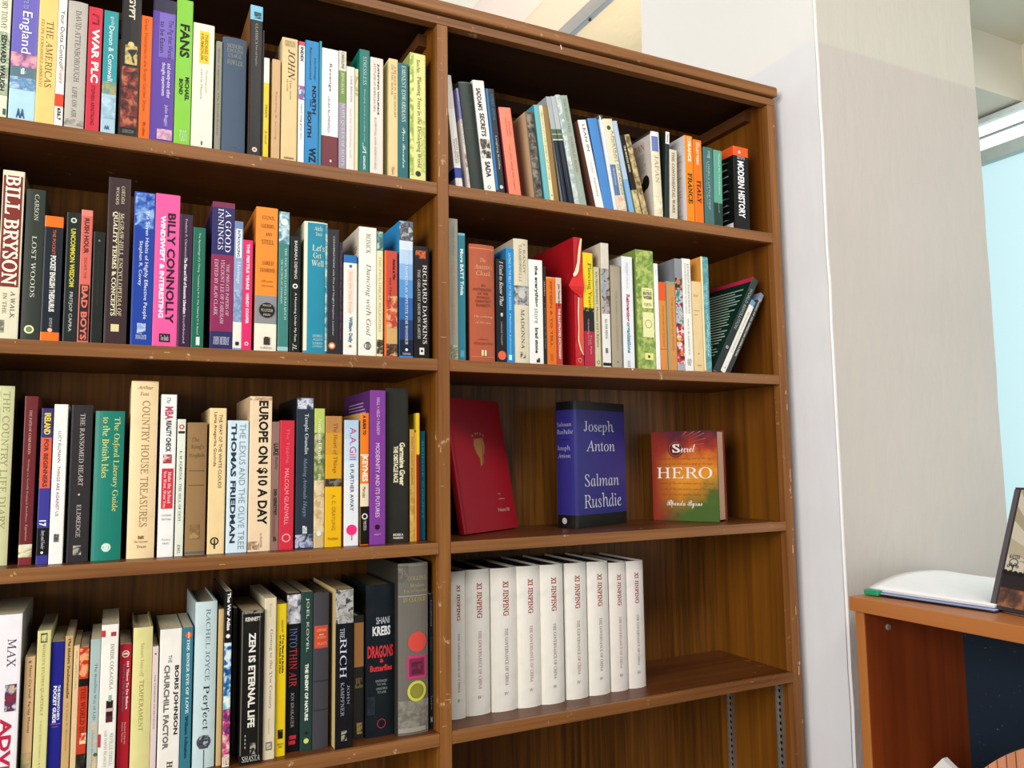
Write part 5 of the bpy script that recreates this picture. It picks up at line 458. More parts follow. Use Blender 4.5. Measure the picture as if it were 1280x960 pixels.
['S2tR', 391.2, 40.8, 232.3, 19.0, 0.0, 'p', '95a952', 'wide green patterned spine with cream title and portrait labels', 'books on the second right shelf', [['m', 0.0071, 0.9915, 0, 1, '95a952', '6c8a40', 'b4c26a'], ['r', 0.3178, 0.486, 0.3, 0.92, 'ece8a8'], ['H', 'THE DIARY OF', 0.3305, 0.3445, 0.36, 0.86, '5c5c38', 'n'], ['H', 'BEATRICE', 0.3501, 0.3782, 0.36, 0.86, '4c4c2c', 'N'], ['H', 'WEBB', 0.3838, 0.4118, 0.36, 0.86, '4c4c2c', 'N'], ['H', 'VOLUME TWO', 0.4426, 0.4706, 0.4, 0.82, '6c6c40', 'n'], ['r', 0.5209, 0.7294, 0.3, 0.94, 'e8e4a8'], ['o', 0.6184, 0.62, 0.2, '8c8c60', 0.85], ['r', 0.8607, 0.9158, 0.36, 0.84, 'e8e088'], ['d', 0.8897, 0.6, 0.07, '4c4c20']], {'side': '7c9448'}],
['S2tR', 433.2, 9.5, 208.9, 19.0, 0.0, 'p', 'f1eeec', 'thin plain white book between green and orange spines', 'books on the second right shelf', [['t', 'Essays', 0.057, 0.1124, 0.3, 0.6, 'b8b4b0', 'n']], {}],
['S2tR', 443.9, 17.1, 173.6, 19.0, 0.0, 'p', 'd9883a', 'orange paperback with a brighter orange head block', 'books on the second right shelf', [['b', 0.0, 0.213, 'e2561c'], ['r', 0.0, 0.9794, 0.9, 1, '7c8c5c'], ['t', 'THE FUTURE OF THE PAST', 0.2661, 0.7369, 0.38, 0.6, 'b06c28', 'n'], ['b', 0.7556, 0.7631, 'a85c20']], {}],
['S2tR', 462.2, 21.0, 176.4, 19.0, 0.0, 'p', 'cf8c44', 'tan orange paperback with grey green edges and head', 'books on the second right shelf', [['b', 0.0, 0.0321, '8c9c88'], ['r', 0.0, 0.9753, 0, 0.16, '8c9c88'], ['t', 'THE ORIGINS OF STATE', 0.1752, 0.7722, 0.48, 0.66, 'b0702c', 'n']], {}],
['S2tR', 484.0, 17.5, 223.9, 19.0, 0.0, 'p', '8d8f96', 'tall grey paperback with a strip of colourful crowd pictures', 'books on the second right shelf', [['m', 0.1713, 0.2834, 0, 1, '7c4c3c', '2c2420', 'c8a08c'], ['m', 0.2834, 0.5806, 0, 1, 'c8ccd4', '2c7c74', '8c2c3c'], ['m', 0.5806, 0.9333, 0, 1, 'c83848', 'e8dcd4', '3c2c30'], ['d', 0.2087, 0.4, 0.3, 'b87c60'], ['d', 0.7133, 0.3, 0.22, 'e8b81c'], ['d', 0.8455, 0.6, 0.26, 'e87030'], ['b', 0.9333, 0.9917, 'a8a8b0']], {'side': '84878e'}],
['S2tR', 502.4, 20.6, 225.9, 19.0, 0.0, 'p', 'edebe2', 'tall white paperback with fine dark lettering right of the crowd pictures', 'books on the second right shelf', [['t', 'KENNEDY INDEPENDENT', 0.0435, 0.4901, 0.56, 0.78, '5c5c54', 's'], ['t', 'Diaries Reminiscences of the nation', 0.0435, 0.4901, 0.26, 0.42, '8c8c84', 'n'], ['t', 'Oscar L. M. Solomon M.D.', 0.5344, 0.8573, 0.42, 0.6, '3c3c38', 's'], ['H', 'OUP', 0.8865, 0.9448, 0.25, 0.7, '3c3c38', 's']], {}],
['S2tR', 525.1, 23.4, 182.1, 19.0, 0.0, 'p', 'e6c894', 'low cream paperback between white and teal edged books', 'books on the second right shelf', [['H', 'THE LAW', 0.1451, 0.173, 0.1, 0.6, 'b09464', 'n'], ['r', 0.3211, 0.3285, 0.1, 0.7, 'b09464'], ['r', 0.3673, 0.3747, 0.1, 0.5, 'b09464'], ['d', 0.7986, 0.45, 0.07, '9c8050'], ['H', 'PRESS', 0.9171, 0.9352, 0.3, 0.7, '9c8050', 'n']], {'side': 'e6c894'}],
['S2tR', 549.3, 18.6, 234.4, 19.0, 0.0, 'p', '5b9ca4', 'teal spined paperback with worn edges and an orange side', 'books on the second right shelf', [['r', 0.0, 0.9815, 0.0, 0.2, 'efe0a8'], ['m', 0.0073, 0.9815, 0.22, 1, '5b9ca4', '7cb4b8', '4c8c98'], ['t', 'Dreams of Equality', 0.2485, 0.8677, 0.5, 0.75, 'd0e6e4', 'c'], ['b', 0.9033, 0.9886, 'd88c54']], {'side': 'df9a44'}],
['S2tR', 568.3, 15.5, 228.1, 19.0, 30.09, 'p', '27312f', 'black paperback leaning right with outlined capitals, green text back cover', 'books on the second right shelf', [['b', 0.0, 0.1461, '3c5048'], ['t', 'WORLD REVOLUTION', 0.1088, 0.5488, 0.25, 0.75, '7c8c84', 'N'], ['o', 0.745, 0.5, 0.2, 'd8d8d4', 0.6]], {'side': '0b3a30'}],
['S2tR', 586.8, 11.7, 176.5, 19.0, 30.78, 'p', 'e8e4dc', 'white spined paperback leaning right against the black one', 'books on the second right shelf', [['b', 0.0, 0.0724, '6c98c0'], ['t', 'BEGINNING ECONOMICS', 0.1684, 0.7319, 0.3, 0.6, 'a8a8a4', 'n'], ['d', 0.9377, 0.5, 0.1, '4c4c48']], {}],
['S2tR', 601.6, 10.4, 195.8, 19.0, 30.8, 'p', '3d3d3c', 'charcoal paperback with white lettering leaning furthest right', 'books on the second right shelf', [['b', 0.0, 0.0923, '7c88a0'], ['t', 'MAKING OF AN AMERICAN OPERATION', 0.0704, 0.7961, 0.3, 0.7, 'b8b8b4', 'N']], {}],
['S4tR', 19.3, 28.2, 240.7, 52.9, 0.0, 'h', 'e9e5dc', 'first white volume in red lettering, partly hidden by the divider', 'matching white volumes on the fourth right shelf', [['t', 'XI JINPING', 0.0915, 0.339, 0.42, 0.64, '982c2c', 'S'], ['t', 'THE GOVERNANCE OF CHINA', 0.4244, 0.8226, 0.47, 0.6, '5c302e', 's'], ['H', 'IV', 0.8671, 0.8868, 0.44, 0.6, '4a3c3a', 's']], {'side': 'd8d4ca', 'china': 1, 'pages': '4a4240'}],  # dark pages in these white volumes: shading on the page tops put into the colour
['S4tR', 49.9, 45.2, 241.0, 55.3, 0.0, 'h', 'e9e5dc', 'second white red-lettered volume counted from the divider', 'matching white volumes on the fourth right shelf', [['t', 'XI JINPING', 0.0915, 0.339, 0.42, 0.64, '982c2c', 'S'], ['t', 'THE GOVERNANCE OF CHINA', 0.4244, 0.8226, 0.47, 0.6, '904440', 's'], ['H', 'IV', 0.8671, 0.8868, 0.44, 0.6, '4a3c3a', 's']], {'side': 'd8d4ca', 'china': 1, 'pages': '4a4240'}],
['S4tR', 96.8, 49.0, 240.4, 53.1, 0.0, 'h', 'e9e5dc', 'third white red-lettered volume counted from the divider', 'matching white volumes on the fourth right shelf', [['t', 'XI JINPING', 0.0915, 0.339, 0.42, 0.64, '982c2c', 'S'], ['t', 'THE GOVERNANCE OF CHINA', 0.4244, 0.8226, 0.47, 0.6, '5c302e', 's'], ['H', 'IV', 0.8671, 0.8868, 0.44, 0.6, '4a3c3a', 's']], {'side': 'd8d4ca', 'china': 1, 'pages': '4a4240'}],
['S4tR', 146.2, 44.9, 240.7, 51.3, 0.0, 'h', 'e9e5dc', 'fourth white red-lettered volume counted from the divider', 'matching white volumes on the fourth right shelf', [['t', 'XI JINPING', 0.0915, 0.339, 0.42, 0.64, '982c2c', 'S'], ['t', 'THE GOVERNANCE OF CHINA', 0.4244, 0.8226, 0.47, 0.6, '904440', 's'], ['H', 'IV', 0.8671, 0.8868, 0.44, 0.6, '4a3c3a', 's']], {'side': 'd8d4ca', 'china': 1, 'pages': '4a4240'}],
['S4tR', 191.6, 46.0, 240.2, 49.3, 0.0, 'h', 'e9e5dc', 'middle white red-lettered volume, fifth from the divider', 'matching white volumes on the fourth right shelf', [['t', 'XI JINPING', 0.0915, 0.339, 0.42, 0.64, '982c2c', 'S'], ['t', 'THE GOVERNANCE OF CHINA', 0.4244, 0.8226, 0.47, 0.6, '5c302e', 's'], ['H', 'IV', 0.8671, 0.8868, 0.44, 0.6, '4a3c3a', 's']], {'side': 'd8d4ca', 'china': 1, 'pages': '4a4240'}],
['S4tR', 242.4, 46.7, 239.1, 53.3, 0.0, 'h', 'e9e5dc', 'sixth white red-lettered volume counted from the divider', 'matching white volumes on the fourth right shelf', [['t', 'XI JINPING', 0.0915, 0.339, 0.42, 0.64, '982c2c', 'S'], ['t', 'THE GOVERNANCE OF CHINA', 0.4243, 0.8226, 0.47, 0.6, '904440', 's'], ['H', 'IV', 0.8671, 0.8868, 0.44, 0.6, '4a3c3a', 's']], {'side': 'd8d4ca', 'china': 1, 'pages': '4a4240'}],
['S4tR', 291.6, 45.1, 238.2, 54.5, 0.0, 'h', 'e9e5dc', 'seventh white red-lettered volume, the last glossy thick one', 'matching white volumes on the fourth right shelf', [['t', 'XI JINPING', 0.0915, 0.339, 0.42, 0.64, '982c2c', 'S'], ['t', 'THE GOVERNANCE OF CHINA', 0.4243, 0.8226, 0.47, 0.6, '5c302e', 's'], ['H', 'IV', 0.8671, 0.8868, 0.44, 0.6, '4a3c3a', 's']], {'side': 'd8d4ca', 'china': 1, 'pages': '4a4240'}],
['S4tR', 339.7, 38.0, 233.4, 57.1, 0.0, 'h', 'e6dfd8', 'slim white volume numbered III left of the end one', 'matching white volumes on the fourth right shelf', [['t', 'XI JINPING', 0.0914, 0.3389, 0.42, 0.64, '982c2c', 'S'], ['t', 'THE GOVERNANCE OF CHINA', 0.4242, 0.8225, 0.47, 0.6, '904440', 's'], ['H', 'III', 0.867, 0.8868, 0.44, 0.6, '4a3c3a', 's']], {'side': 'd8d4ca', 'china': 1, 'pages': '4a4240'}],
['S4tR', 379.9, 38.5, 233.5, 58.4, 0.0, 'h', 'e6dfd8', 'slim white volume numbered III at the free right end', 'matching white volumes on the fourth right shelf', [['t', 'XI JINPING', 0.0914, 0.3389, 0.42, 0.64, '982c2c', 'S'], ['t', 'THE GOVERNANCE OF CHINA', 0.4242, 0.8225, 0.47, 0.6, '5c302e', 's'], ['H', 'III', 0.867, 0.8868, 0.44, 0.6, '4a3c3a', 's']], {'side': 'd8d4ca', 'china': 1, 'pages': '4a4240'}]
]
for bk in BOOKS: queue(bk[10])
for s_, f_ in (('Joseph', 's'), ('Anton', 's'), ('Salman', 's'), ('Rushdie', 's'), ('HERO', 's'), ('S', 'S'), ('ecret', 'c'), ('Rhonda Byrne', 'c'),
               ('The', 's'), ('edition', 's'), ('Volume III', 's'), ('JAPAN', 's'), ('MASTER', 'S'), ('the words of the old writers and of the sages', 'c')): want(s_, f_)
make_texts()
# ================================================================== SETTING
m_wall = plaster('painted_column', 'c3bab2', 'c9c3b7', 2.302, bump=.7, scale=22)
m_white = plaster('white_plaster', 'd9d8d2', bump=.3)
m_ceil = plaster('rough_plaster_ceiling', 'd8cdb8', bump=1.0, scale=9, distort=1.2)
m_beam = plaster('beam_plaster', 'e2dccd', bump=.2)
m_soffit = plaster('soffit_paint', 'dcd8c8', bump=.15)
m_floor = plaster('floor_tiles', '8a8378', bump=.1)
m_pink = plaster('pinkish_panel', 'dccfcd', bump=.1); m_beige = plaster('beige_panel', 'd8cabc', bump=.1)
box('floor', -4, 4, -4, 4.2, -.05, 0, m_floor, kind='structure')
box('ceiling', -4, 4, .3, 4.2, 3.065, 3.15, m_ceil, kind='structure')
box('wall_back', -4, 4, 3.9, 4.0, 0, 3.065, m_white, kind='structure')
# column with soft uneven edges
bm = bmesh.new(); add_box(bm, .7769, 1.2955, -.095, .5056, 0, 3.065)
bmesh.ops.subdivide_edges(bm, edges=[e for e in bm.edges if abs(e.verts[0].co.z-e.verts[1].co.z) > 1], cuts=40)
random.seed(4)
for v in bm.verts:
    if 0 < v.co.z < 3.06: v.co.x += random.uniform(-.0012, .0012); v.co.y += random.uniform(-.0008, .0008)
bmesh.ops.bevel(bm, geom=[e for e in bm.edges if abs(e.verts[0].co.x-e.verts[1].co.x) < .004 and abs(e.verts[0].co.y-e.verts[1].co.y) < .004], offset=.005, segments=3, affect='EDGES')
m_colside = plaster('lit_side_white', 'eceef2', 'f2f2ee', 2.31, bump=.35, scale=18)  # left faces whiter than the front, side light put into the colour
bm.normal_update()
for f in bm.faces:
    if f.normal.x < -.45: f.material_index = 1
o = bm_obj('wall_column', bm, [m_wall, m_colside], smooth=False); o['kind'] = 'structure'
# right hand side: lintel, low soffit, wall with window
box('trim_lintel', 1.2955, 1.90, .0475, .22, 2.4165, 2.583, m_beam, kind='structure')
box('ceiling_soffit', 1.2965, 3.2, -3.2, .35, 2.583, 2.66, m_soffit, kind='structure')
box('wall_right_upper', 1.733, 1.85, -3.2, .0475, 2.405, 2.583, m_beam, kind='structure')
box('wall_right_lower', 1.73, 1.85, -3.2, 1.6, 0, .85, m_white, kind='structure')
box('wall_right_far', 1.73, 1.85, .75, 1.6, .85, 3.065, m_white, kind='structure')
box('wall_right_end', .9, 1.85, 1.55, 1.6, 0, 3.065, m_white, kind='structure')
m_frame = plain('b9c6c2', .4); m_pale = plain('dfe8e8', .45)
wn = bpy.data.objects.new('window_1', None); COL.objects.link(wn); wn['kind'] = 'structure'; wn.location = (0, 0, 0)
gl, gn, gb = base('lit_window_glass', .12)
gb.inputs['Base Color'].default_value = (.25, .32, .34, 1); gb.inputs['Emission Color'].default_value = lin('c2e6ec'); gb.inputs['Emission Strength'].default_value = .85
gl2, gn, gb = base('lit_upper_glass', .12)
gb.inputs['Base Color'].default_value = (.3, .3, .3, 1); gb.inputs['Emission Color'].default_value = lin('eefcfc'); gb.inputs['Emission Strength'].default_value = 1.3
box('transom', 1.700, 1.745, -3.0, .75, 2.2770, 2.3145, m_frame, wn, .002)
box('frame_rail', 1.715, 1.745, -3.0, .75, 2.357, 2.3605, plain('8f9a94', .4), wn)
box('frame_head', 1.705, 1.745, -3.0, .75, 2.395, 2.41, m_pale, wn)
box('frame_sill', 1.69, 1.75, -3.0, .75, .85, .88, m_pale, wn, .002)
for yy in (-2.4, -1.2, .72): box('mullion', 1.71, 1.745, yy, yy+.03, .88, 2.395, m_pale, wn)
for y0, y1 in ((-3.0, -2.4), (-2.37, -1.2), (-1.17, .72)):
    box('pane', 1.726, 1.729, y0, y1, .88, 2.277, gl, wn); box('pane', 1.726, 1.729, y0, y1, 2.3145, 2.395, gl2, wn)
# ceiling seen over the bookcase: two flat panels and a metal batten, all running the same slanted way
def slab(name, pts, z0, z1, mt, parent=None, kind='structure'):
    bm = bmesh.new(); a = [bm.verts.new((x, y, z0)) for x, y in pts]; b = [bm.verts.new((x, y, z1)) for x, y in pts]
    bm.faces.new(a[::-1]); bm.faces.new(b)
    for i in range(len(pts)): j = (i+1) % len(pts); bm.faces.new((a[i], a[j], b[j], b[i]))
    bmesh.ops.recalc_face_normals(bm, faces=bm.faces)
    o = bm_obj(name, bm, [mt], parent)
    if kind: o['kind'] = kind
    return o
dv = Vector((.9511-.9552, 1.2714-1.0495)).normalized()     # direction of the batten on the ceiling
def strip(name, ax, ay, bx, by, z0, z1, mt, l0=-1.2, l1=2.6, **k):
    return slab(name, [(ax+dv.x*l0, ay+dv.y*l0), (bx+dv.x*l0, by+dv.y*l0), (bx+dv.x*l1, by+dv.y*l1), (ax+dv.x*l1, ay+dv.y*l1)], z0, z1, mt, **k)
strip('ceiling_panel_beige', .80, 1.15, .953, 1.15, 3.055, 3.066, m_beige)
strip('ceiling_panel_pink', .595, 1.15, .80, 1.15, 3.050, 3.067, m_pink)
strip('ceiling_panel_white', -1.6, 1.15, .595, 1.15, 3.045, 3.068, m_white)
bt = empty('ceiling_batten', 'grey metal cable batten fixed slanting across the ceiling above the bookcase', 'batten')
strip('channel', .953, 1.15, .985, 1.15, 3.035, 3.0648, metal('b4bac4', .45), parent=bt, kind=None)
strip('inner_lip', .985, 1.15, .992, 1.15, 3.047, 3.0648, metal('7c8390', .4), parent=bt, kind=None)
strip('cover_strip', .992, 1.15, 1.014, 1.15, 3.041, 3.0648, metal('9aa6bc', .5), parent=bt, kind=None)
bm = bmesh.new(); bmesh.ops.create_cone(bm, cap_ends=True, segments=14, radius1=.006, radius2=.004, depth=.006); bmesh.ops.translate(bm, verts=bm.verts, vec=(1.003, 1.115, 3.038))
bm_obj('screw', bm, [metal('3c4048', .4)], bt)
# ================================================================== BOOKCASE
Z = dict(S1t=1.9165, S1b=1.8963, S2t=1.6185, S2b=1.599, S3t=1.321, S3b=1.3025, S4t=1.0249, S4b=1.0061)
XL0, XL, XI, XO, D, RB = -.7481, -.0198, .7283, .749, .2187, 2.1965
w_edge_x = wood('teak_edge_along', '6c4220', '98663a', 'x', .42, 120, .55, .5)
w_edge_z = wood('teak_upright_edge', '744620', '9a6632', 'z', .42, 120, .55, .5)
w_shelf = wood('teak_shelf', '4c2610', '6e401e', 'x', .38, 80, .5, .2)
w_side = wood('teak_side', '5c320e', '8c5816', 'z', .34, 45, .5, 0)
w_back = wood('teak_back_panel', '48290a', '87561f', 'z', .42, 120, .62, 0)
w_dark = wood('teak_top_shaded', '2c1508', '3a1e0c', 'x', .6, 60, .5, 0)  # darkened teak: shade under the top put into the wood colour
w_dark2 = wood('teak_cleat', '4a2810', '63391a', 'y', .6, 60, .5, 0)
bc = empty('bookcase', 'tall brown teak bookcase with two bays of shelves, edges scuffed', 'bookcase')
def upright(name, x0, x1, z0=0, z1=RB):
    o = box(name, x0, x1, .0181, D, z0, z1+.0148, w_side, bc)
    box('edge_strip', x0, x1, 0, .018, z0, z1, w_edge_z, o, .0012)
    return o
up_l = upright('side_panel', XL0-.0208, XL0); dvd = upright('divider', XL, 0); sp = upright('side_panel', XI, XO)
def shelf(x0, x1, zt, zb):
    o = box('shelf', x0+.0003, x1-.0003, .010, D, zb, zt, w_shelf, bc)
    box('shelf_edge', x0+.0003, x1-.0003, .0006, .010, zb, zt, w_edge_x, o, .001)
    return o
for k in '1234':
    shelf(XL0, XL, Z['S'+k+'t'], Z['S'+k+'b']); shelf(0, XI, Z['S'+k+'t'], Z['S'+k+'b'])
shelf(XL0, XL, .70, .681); shelf(0, XI, .70, .681); shelf(XL0, XL, .12, .10); shelf(0, XI, .12, .10)
for x0, x1 in ((XL0, XL), (0, XI)): box('back_panel', x0-.004, x1+.004, D, D+.005, 0, 2.225, w_back, bc)
rail = box('top_rail', XL0-.0208, XO, 0, .018, RB, 2.2117, w_edge_x, bc, .0008)
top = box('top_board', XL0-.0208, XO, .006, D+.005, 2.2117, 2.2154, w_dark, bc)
cap = box('top_cap', XL0-.024, .7525, -.0076, D+.01, 2.2150, 2.2362, w_edge_x, bc, .0035)
for x0, x1 in ((XL0, XL), (0, XI)):
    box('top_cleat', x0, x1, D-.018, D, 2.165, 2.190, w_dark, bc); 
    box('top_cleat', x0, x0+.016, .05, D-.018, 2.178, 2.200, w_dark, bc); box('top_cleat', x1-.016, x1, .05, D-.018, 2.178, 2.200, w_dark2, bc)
# wear: pale chips and scratches as thin flakes on the edges
def flake(pts, y, mt, parent, name='paint_chip'):
    bm = bmesh.new(); a = [bm.verts.new((x, y, z)) for x, z in pts]; b = [bm.verts.new((x, y-.0003, z)) for x, z in pts]
    bm.faces.new(b)
    for i in range(len(pts)): j = (i+1) % len(pts); bm.faces.new((a[i], a[j], b[j], b[i]))
    return bm_obj(name, bm, [mt], parent)
chip = plain('e6d6c4', .6, .3, 0); scr = plain('b8905c', .6, .3, 0)
flake([(.2226, 2.2135), (.2246, 2.2140), (.2266, 2.2060), (.2250, 2.2045)], -.00015, chip, rail)
flake([(.362, 1.6172), (.3655, 1.6176), (.3662, 1.6148), (.363, 1.6140)], .0004, plain('f2c4a4', .6, .3, 0), bc)
random.seed(9)
for i in range(18):
    z = random.uniform(.85, 2.18); x = XL+random.uniform(.001, .008); w_ = random.uniform(.004, .011); h_ = random.uniform(.0005, .0016)
    if i % 3 == 0: x = random.choice((XL+.0015, -.004)); w_ = .0022; h_ = random.uniform(.004, .02)
    flake([(x, z), (x+w_, z+random.uniform(-.001, .001)), (x+w_, z+h_), (x+.001, z+h_)], -.0001, scr, dvd, 'scratch')
for i in range(16):
    z = random.uniform(.9, 1.75); x = XI+random.uniform(.012, .017)
    w_ = random.uniform(.001, .0032); h_ = random.uniform(.003, .02)
    flake([(x, z), (x+w_, z+.001), (x+w_, z+h_), (x+.0005, z+h_)], -.0001, plain('d8a890', .6, .3, 0) if i % 2 else scr, sp, 'scratch')
for i in range(24):
    k = random.choice('1234'); lf = random.random() < .5; x = random.uniform(-.62, -.04) if lf else random.uniform(.02, .7)
    z = random.uniform(Z['S'+k+'b']+.001, Z['S'+k+'t']-.003); w_ = random.uniform(.002, .009); h_ = random.uniform(.0004, .0014)
    flake([(x, z), (x+w_, z+random.uniform(-.002, .002)), (x+w_, z+h_), (x+.001, z+h_)], .0005, scr, bc, 'scratch')
# slotted metal shelf standards on the right panel
ms = metal('a9a59e', .35)
for yy in (.0375, .1847):
    bm = bmesh.new()
    add_box(bm, XI-.0015, XI-.0001, yy-.008, yy+.008, .13, 1.005)
    add_box(bm, XI-.007, XI-.0016, yy-.008, yy-.0068, .13, 1.005); add_box(bm, XI-.007, XI-.0016, yy+.0068, yy+.008, .13, 1.005)
    st = bm_obj('shelf_standard', bm, [ms], bc)
    bm = bmesh.new()
    for i in range(68): z = .14+i*.0127; add_box(bm, XI-.0022, XI-.0016, yy-.0035, yy+.0035, z, z+.006)
    so = bm_obj('slots', bm, [plain('0c0b0b', .8, .2, 0)], st); so['kind'] = 'stuff'
# ================================================================== BOOKS
def lines(flat, v0, v1, u0, u1, n, mt, seed=1, lay=3):
    rnd = random.Random(seed)
    for i in range(n):
        v = v0+(v1-v0)*i/n; e = u1-(u1-u0)*rnd.random()*.25
        flat.rect(v, v+(v1-v0)/n*.35, u0, e, mt, lay, 1)
for i, (sh, X, T, H, sb, lean, kind, cov, lab, grp, els, opt) in enumerate(BOOKS):
    X, T, H, sb = X/1000, T/1000, H/1000, sb/1000; la = R(lean)
    zt = Z[sh[:3]]
    o = empty('book', lab, 'book', group=grp)
    dp = min(H*(.66 if H > .2 else .63), D-sb-.004)
    if T < .004: dp = min(dp, .11)
    if opt.get('mh'): opt.pop('side', None)
    make_book(T, H, dp, kind, cov, els, o, opt)
    if lean > 0.01: o.location = (X+T*(1/math.cos(la)-math.cos(la)), sb, zt+T*math.sin(la)+.0003)
    else: o.location = (X, sb, zt+.0003)
    o.rotation_euler = (0, la, 0)
    # print on the left hand cover where the photograph shows it
    def lput(u, v, lay, H=H, dp=dp): return (-.0002-.00008*lay, dp*(1-u), H*(1-v))
    fl = Flat(lput)
    if opt.get('mh'):
        for k in range(9): fl.rect(.16+k*.085, .168+k*.085, .70, .70+.08+.1*((k*7) % 5)/5, ink('c8ccd0'), 2, 1); fl.rect(.172+k*.085, .176+k*.085, .68, .86, ink('8c9094'), 2, 1)
        fl.rect(.90, .995, .72, .96, ink('e8e4e0'), 2, 1)
    if opt.get('jp'):
        fl.text('JAPAN', 's', .09, .17, .30, .80, ink('b0645c'), 2, False)
        lines(fl, .22, .44, .45, .82, 10, ink('a8a0a0'), 3); fl.disc(.55, .80, .10, .08, ink('1c1814'), 3); fl.disc(.60, .70, .09, .06, ink('2c2420'), 3)
        lines(fl, .7, .9, .5, .8, 7, ink('b8b0ac'), 5)
        fl.rect(0, .03, 0, 1, ink('4c4640'), 2, 1)
    if 'MODERNITY' in str(els): lines(fl, .07, .2, .2, .9, 6, ink('b8a0c4'), 6)
    if 'Dancing with God' in str(els): lines(fl, .14, .2, .6, .95, 3, ink('8c8474'), 7)
    if 'WORLD REVOLUTION' in str(els):
        lines(fl, .12, .9, .18, .94, 24, ink('a8c0b4'), 8); fl.rect(.0, .05, 0, 1, ink('c02850'), 4, 1)
    if 'FRANCE' in str(els): lines(fl, .15, .95, .3, .9, 26, ink('b8b0b8'), 9)
    if opt.get('torn'):
        # torn jacket: a lifted triangular flap and raw cream paper showing along the tear
        tm = plain('d8262a', .3); cm = plain('f0dcb8', .8); om = plain('d8553c', .45)
        def ribbon(pts, mt, nm, lift):
            bm = bmesh.new(); L_ = [(bm.verts.new((T*x0, -.0006-lift-dy, H*z)), bm.verts.new((T*x1, -.0006-lift-dy, H*z))) for x0, x1, z, dy in pts]
            for a_, b_ in zip(L_, L_[1:]): bm.faces.new((a_[0], a_[1], b_[1], b_[0]))
            bmesh.ops.recalc_face_normals(bm, faces=bm.faces); return bm_obj(nm, bm, [mt], o)
        ribbon([(.70, .97, .985, 0), (.42, .97, .90, 0), (.30, .97, .80, 0), (.1, .97, .72, .001), (-.55, .97, .66, .004), (-.95, .97, .61, .006), (-.6, .97, .585, .004), (.2, .97, .555, .001), (.80, .97, .53, 0)], tm, 'torn_flap', .0006)
        ribbon([(.78, .98, .99, 0), (.50, .80, .90, 0), (.32, .66, .80, .0), (-.05, .42, .73, .002), (-.35, .12, .70, .004), (-.28, -.12, .685, .004)], cm, 'torn_edge', .0014)
        ribbon([(.45, .98, .53, 0), (.38, .98, .42, 0), (.40, .98, .30, 0), (.34, .98, .2, 0), (.62, .98, .13, 0), (.9, .98, .09, 0)], om, 'torn_flap', .0006)
        ribbon([(.36, .50, .53, 0), (.28, .42, .42, 0), (.32, .42, .30, 0), (.24, .38, .2, 0), (.5, .66, .13, 0), (.86, .93, .09, 0)], cm, 'torn_edge', .0012)
    fl.build('back_cover_print', o)
# ---- the three books standing face out
def face_put(T, D, H):
    def put(u, v, lay): return (T+.0002+.00008*lay, u*D, H*(1-v))
    return put
def standing(label, x, y, th, W, H, T, cov, els, opt, tilt=0, z=Z['S3t'], kind='h'):
    o = empty('book', label, 'book')
    make_book(T, H, W, kind, cov, els, o, opt)
    # local +y (spine -> fore edge) must point along (cos th, sin th); local +x face looks at the viewer; cover's spine side edge at (x, y)
    ex = Vector((math.sin(th), -math.cos(th), 0)); ey = Vector((math.cos(th), math.sin(th), 0)); ez = Vector((0, 0, 1))
    if tilt:
        ez2 = ez*math.cos(tilt) - ex*math.sin(tilt); ex = ex*math.cos(tilt)+ez*math.sin(tilt); ez = ez2
    mw = Matrix((ex, ey, ez)).transposed().to_4x4()
    mw.translation = Vector((x, y, z+.0004+T*math.sin(tilt))) - ex*T
    o.matrix_world = mw
    return o
T_, H_, W_ = .0508, .242, .160
o = standing('broad blue jacketed hardback standing face out with large white serif lettering', .2954, .096, R(20.3), W_, H_, T_, '2c2a78',
    [['b', 0, .068, '17181c'], ['b', .90, 1, '1a1b1c'], ['t', 'The', .5, .5001, .5, .5001, '2c2a78', 's'],
     ['H', 'Salman', .165, .20, .08, .80, 'a8a4c0', 's'], ['H', 'Rushdie', .22, .26, .06, .86, 'a8a4c0', 's'], ['r', .302, .306, .3, .7, '15143c'],
     ['H', 'Joseph', .35, .40, .08, .74, 'a8a4c0', 's'], ['H', 'Anton', .415, .45, .10, .74, 'a8a4c0', 's'], ['d', .945, .4, .12, 'b8b4b0']], {'pages': 'cfc6ae', 'rough': .3})
fc = Flat(face_put(T_, W_, H_)); wt = ink('c4c2d0')
fc.text('Joseph', 's', .15, .265, .16, .77, wt, 2, False); fc.text('Anton', 's', .31, .40, .20, .78, wt, 2, False)
fc.text('Salman', 's', .58, .68, .16, .85, wt, 2, False); fc.text('Rushdie', 's', .735, .85, .14, .89, wt, 2, False)
fc.build('title', o)
# painted cover with red, orange and green clouds
mt, nt, b = base('painted_cover', .55); L = nt.links.new; tc = N(nt, 'ShaderNodeTexCoord'); sx = N(nt, 'ShaderNodeSeparateXYZ'); L(tc.outputs['Object'], sx.inputs[0])
nz = N(nt, 'ShaderNodeTexNoise'); nz.inputs['Scale'].default_value = 38; nz.inputs['Detail'].default_value = 5; L(tc.outputs['Object'], nz.inputs['Vector'])
a1 = N(nt, 'ShaderNodeMath', operation='MULTIPLY_ADD'); a1.inputs[1].default_value = 1/.186; L(sx.outputs['Z'], a1.inputs[0])
s1 = N(nt, 'ShaderNodeMath', operation='MULTIPLY_ADD'); s1.inputs[1].default_value = .34; s1.inputs[2].default_value = -.17; L(nz.outputs['Fac'], s1.inputs[0]); L(s1.outputs[0], a1.inputs[2])
cr = N(nt, 'ShaderNodeValToRGB'); els_ = cr.color_ramp.elements
els_[0].position = 0; els_[0].color = lin('38461a'); els_[1].position = 1; els_[1].color = lin('3a1430')
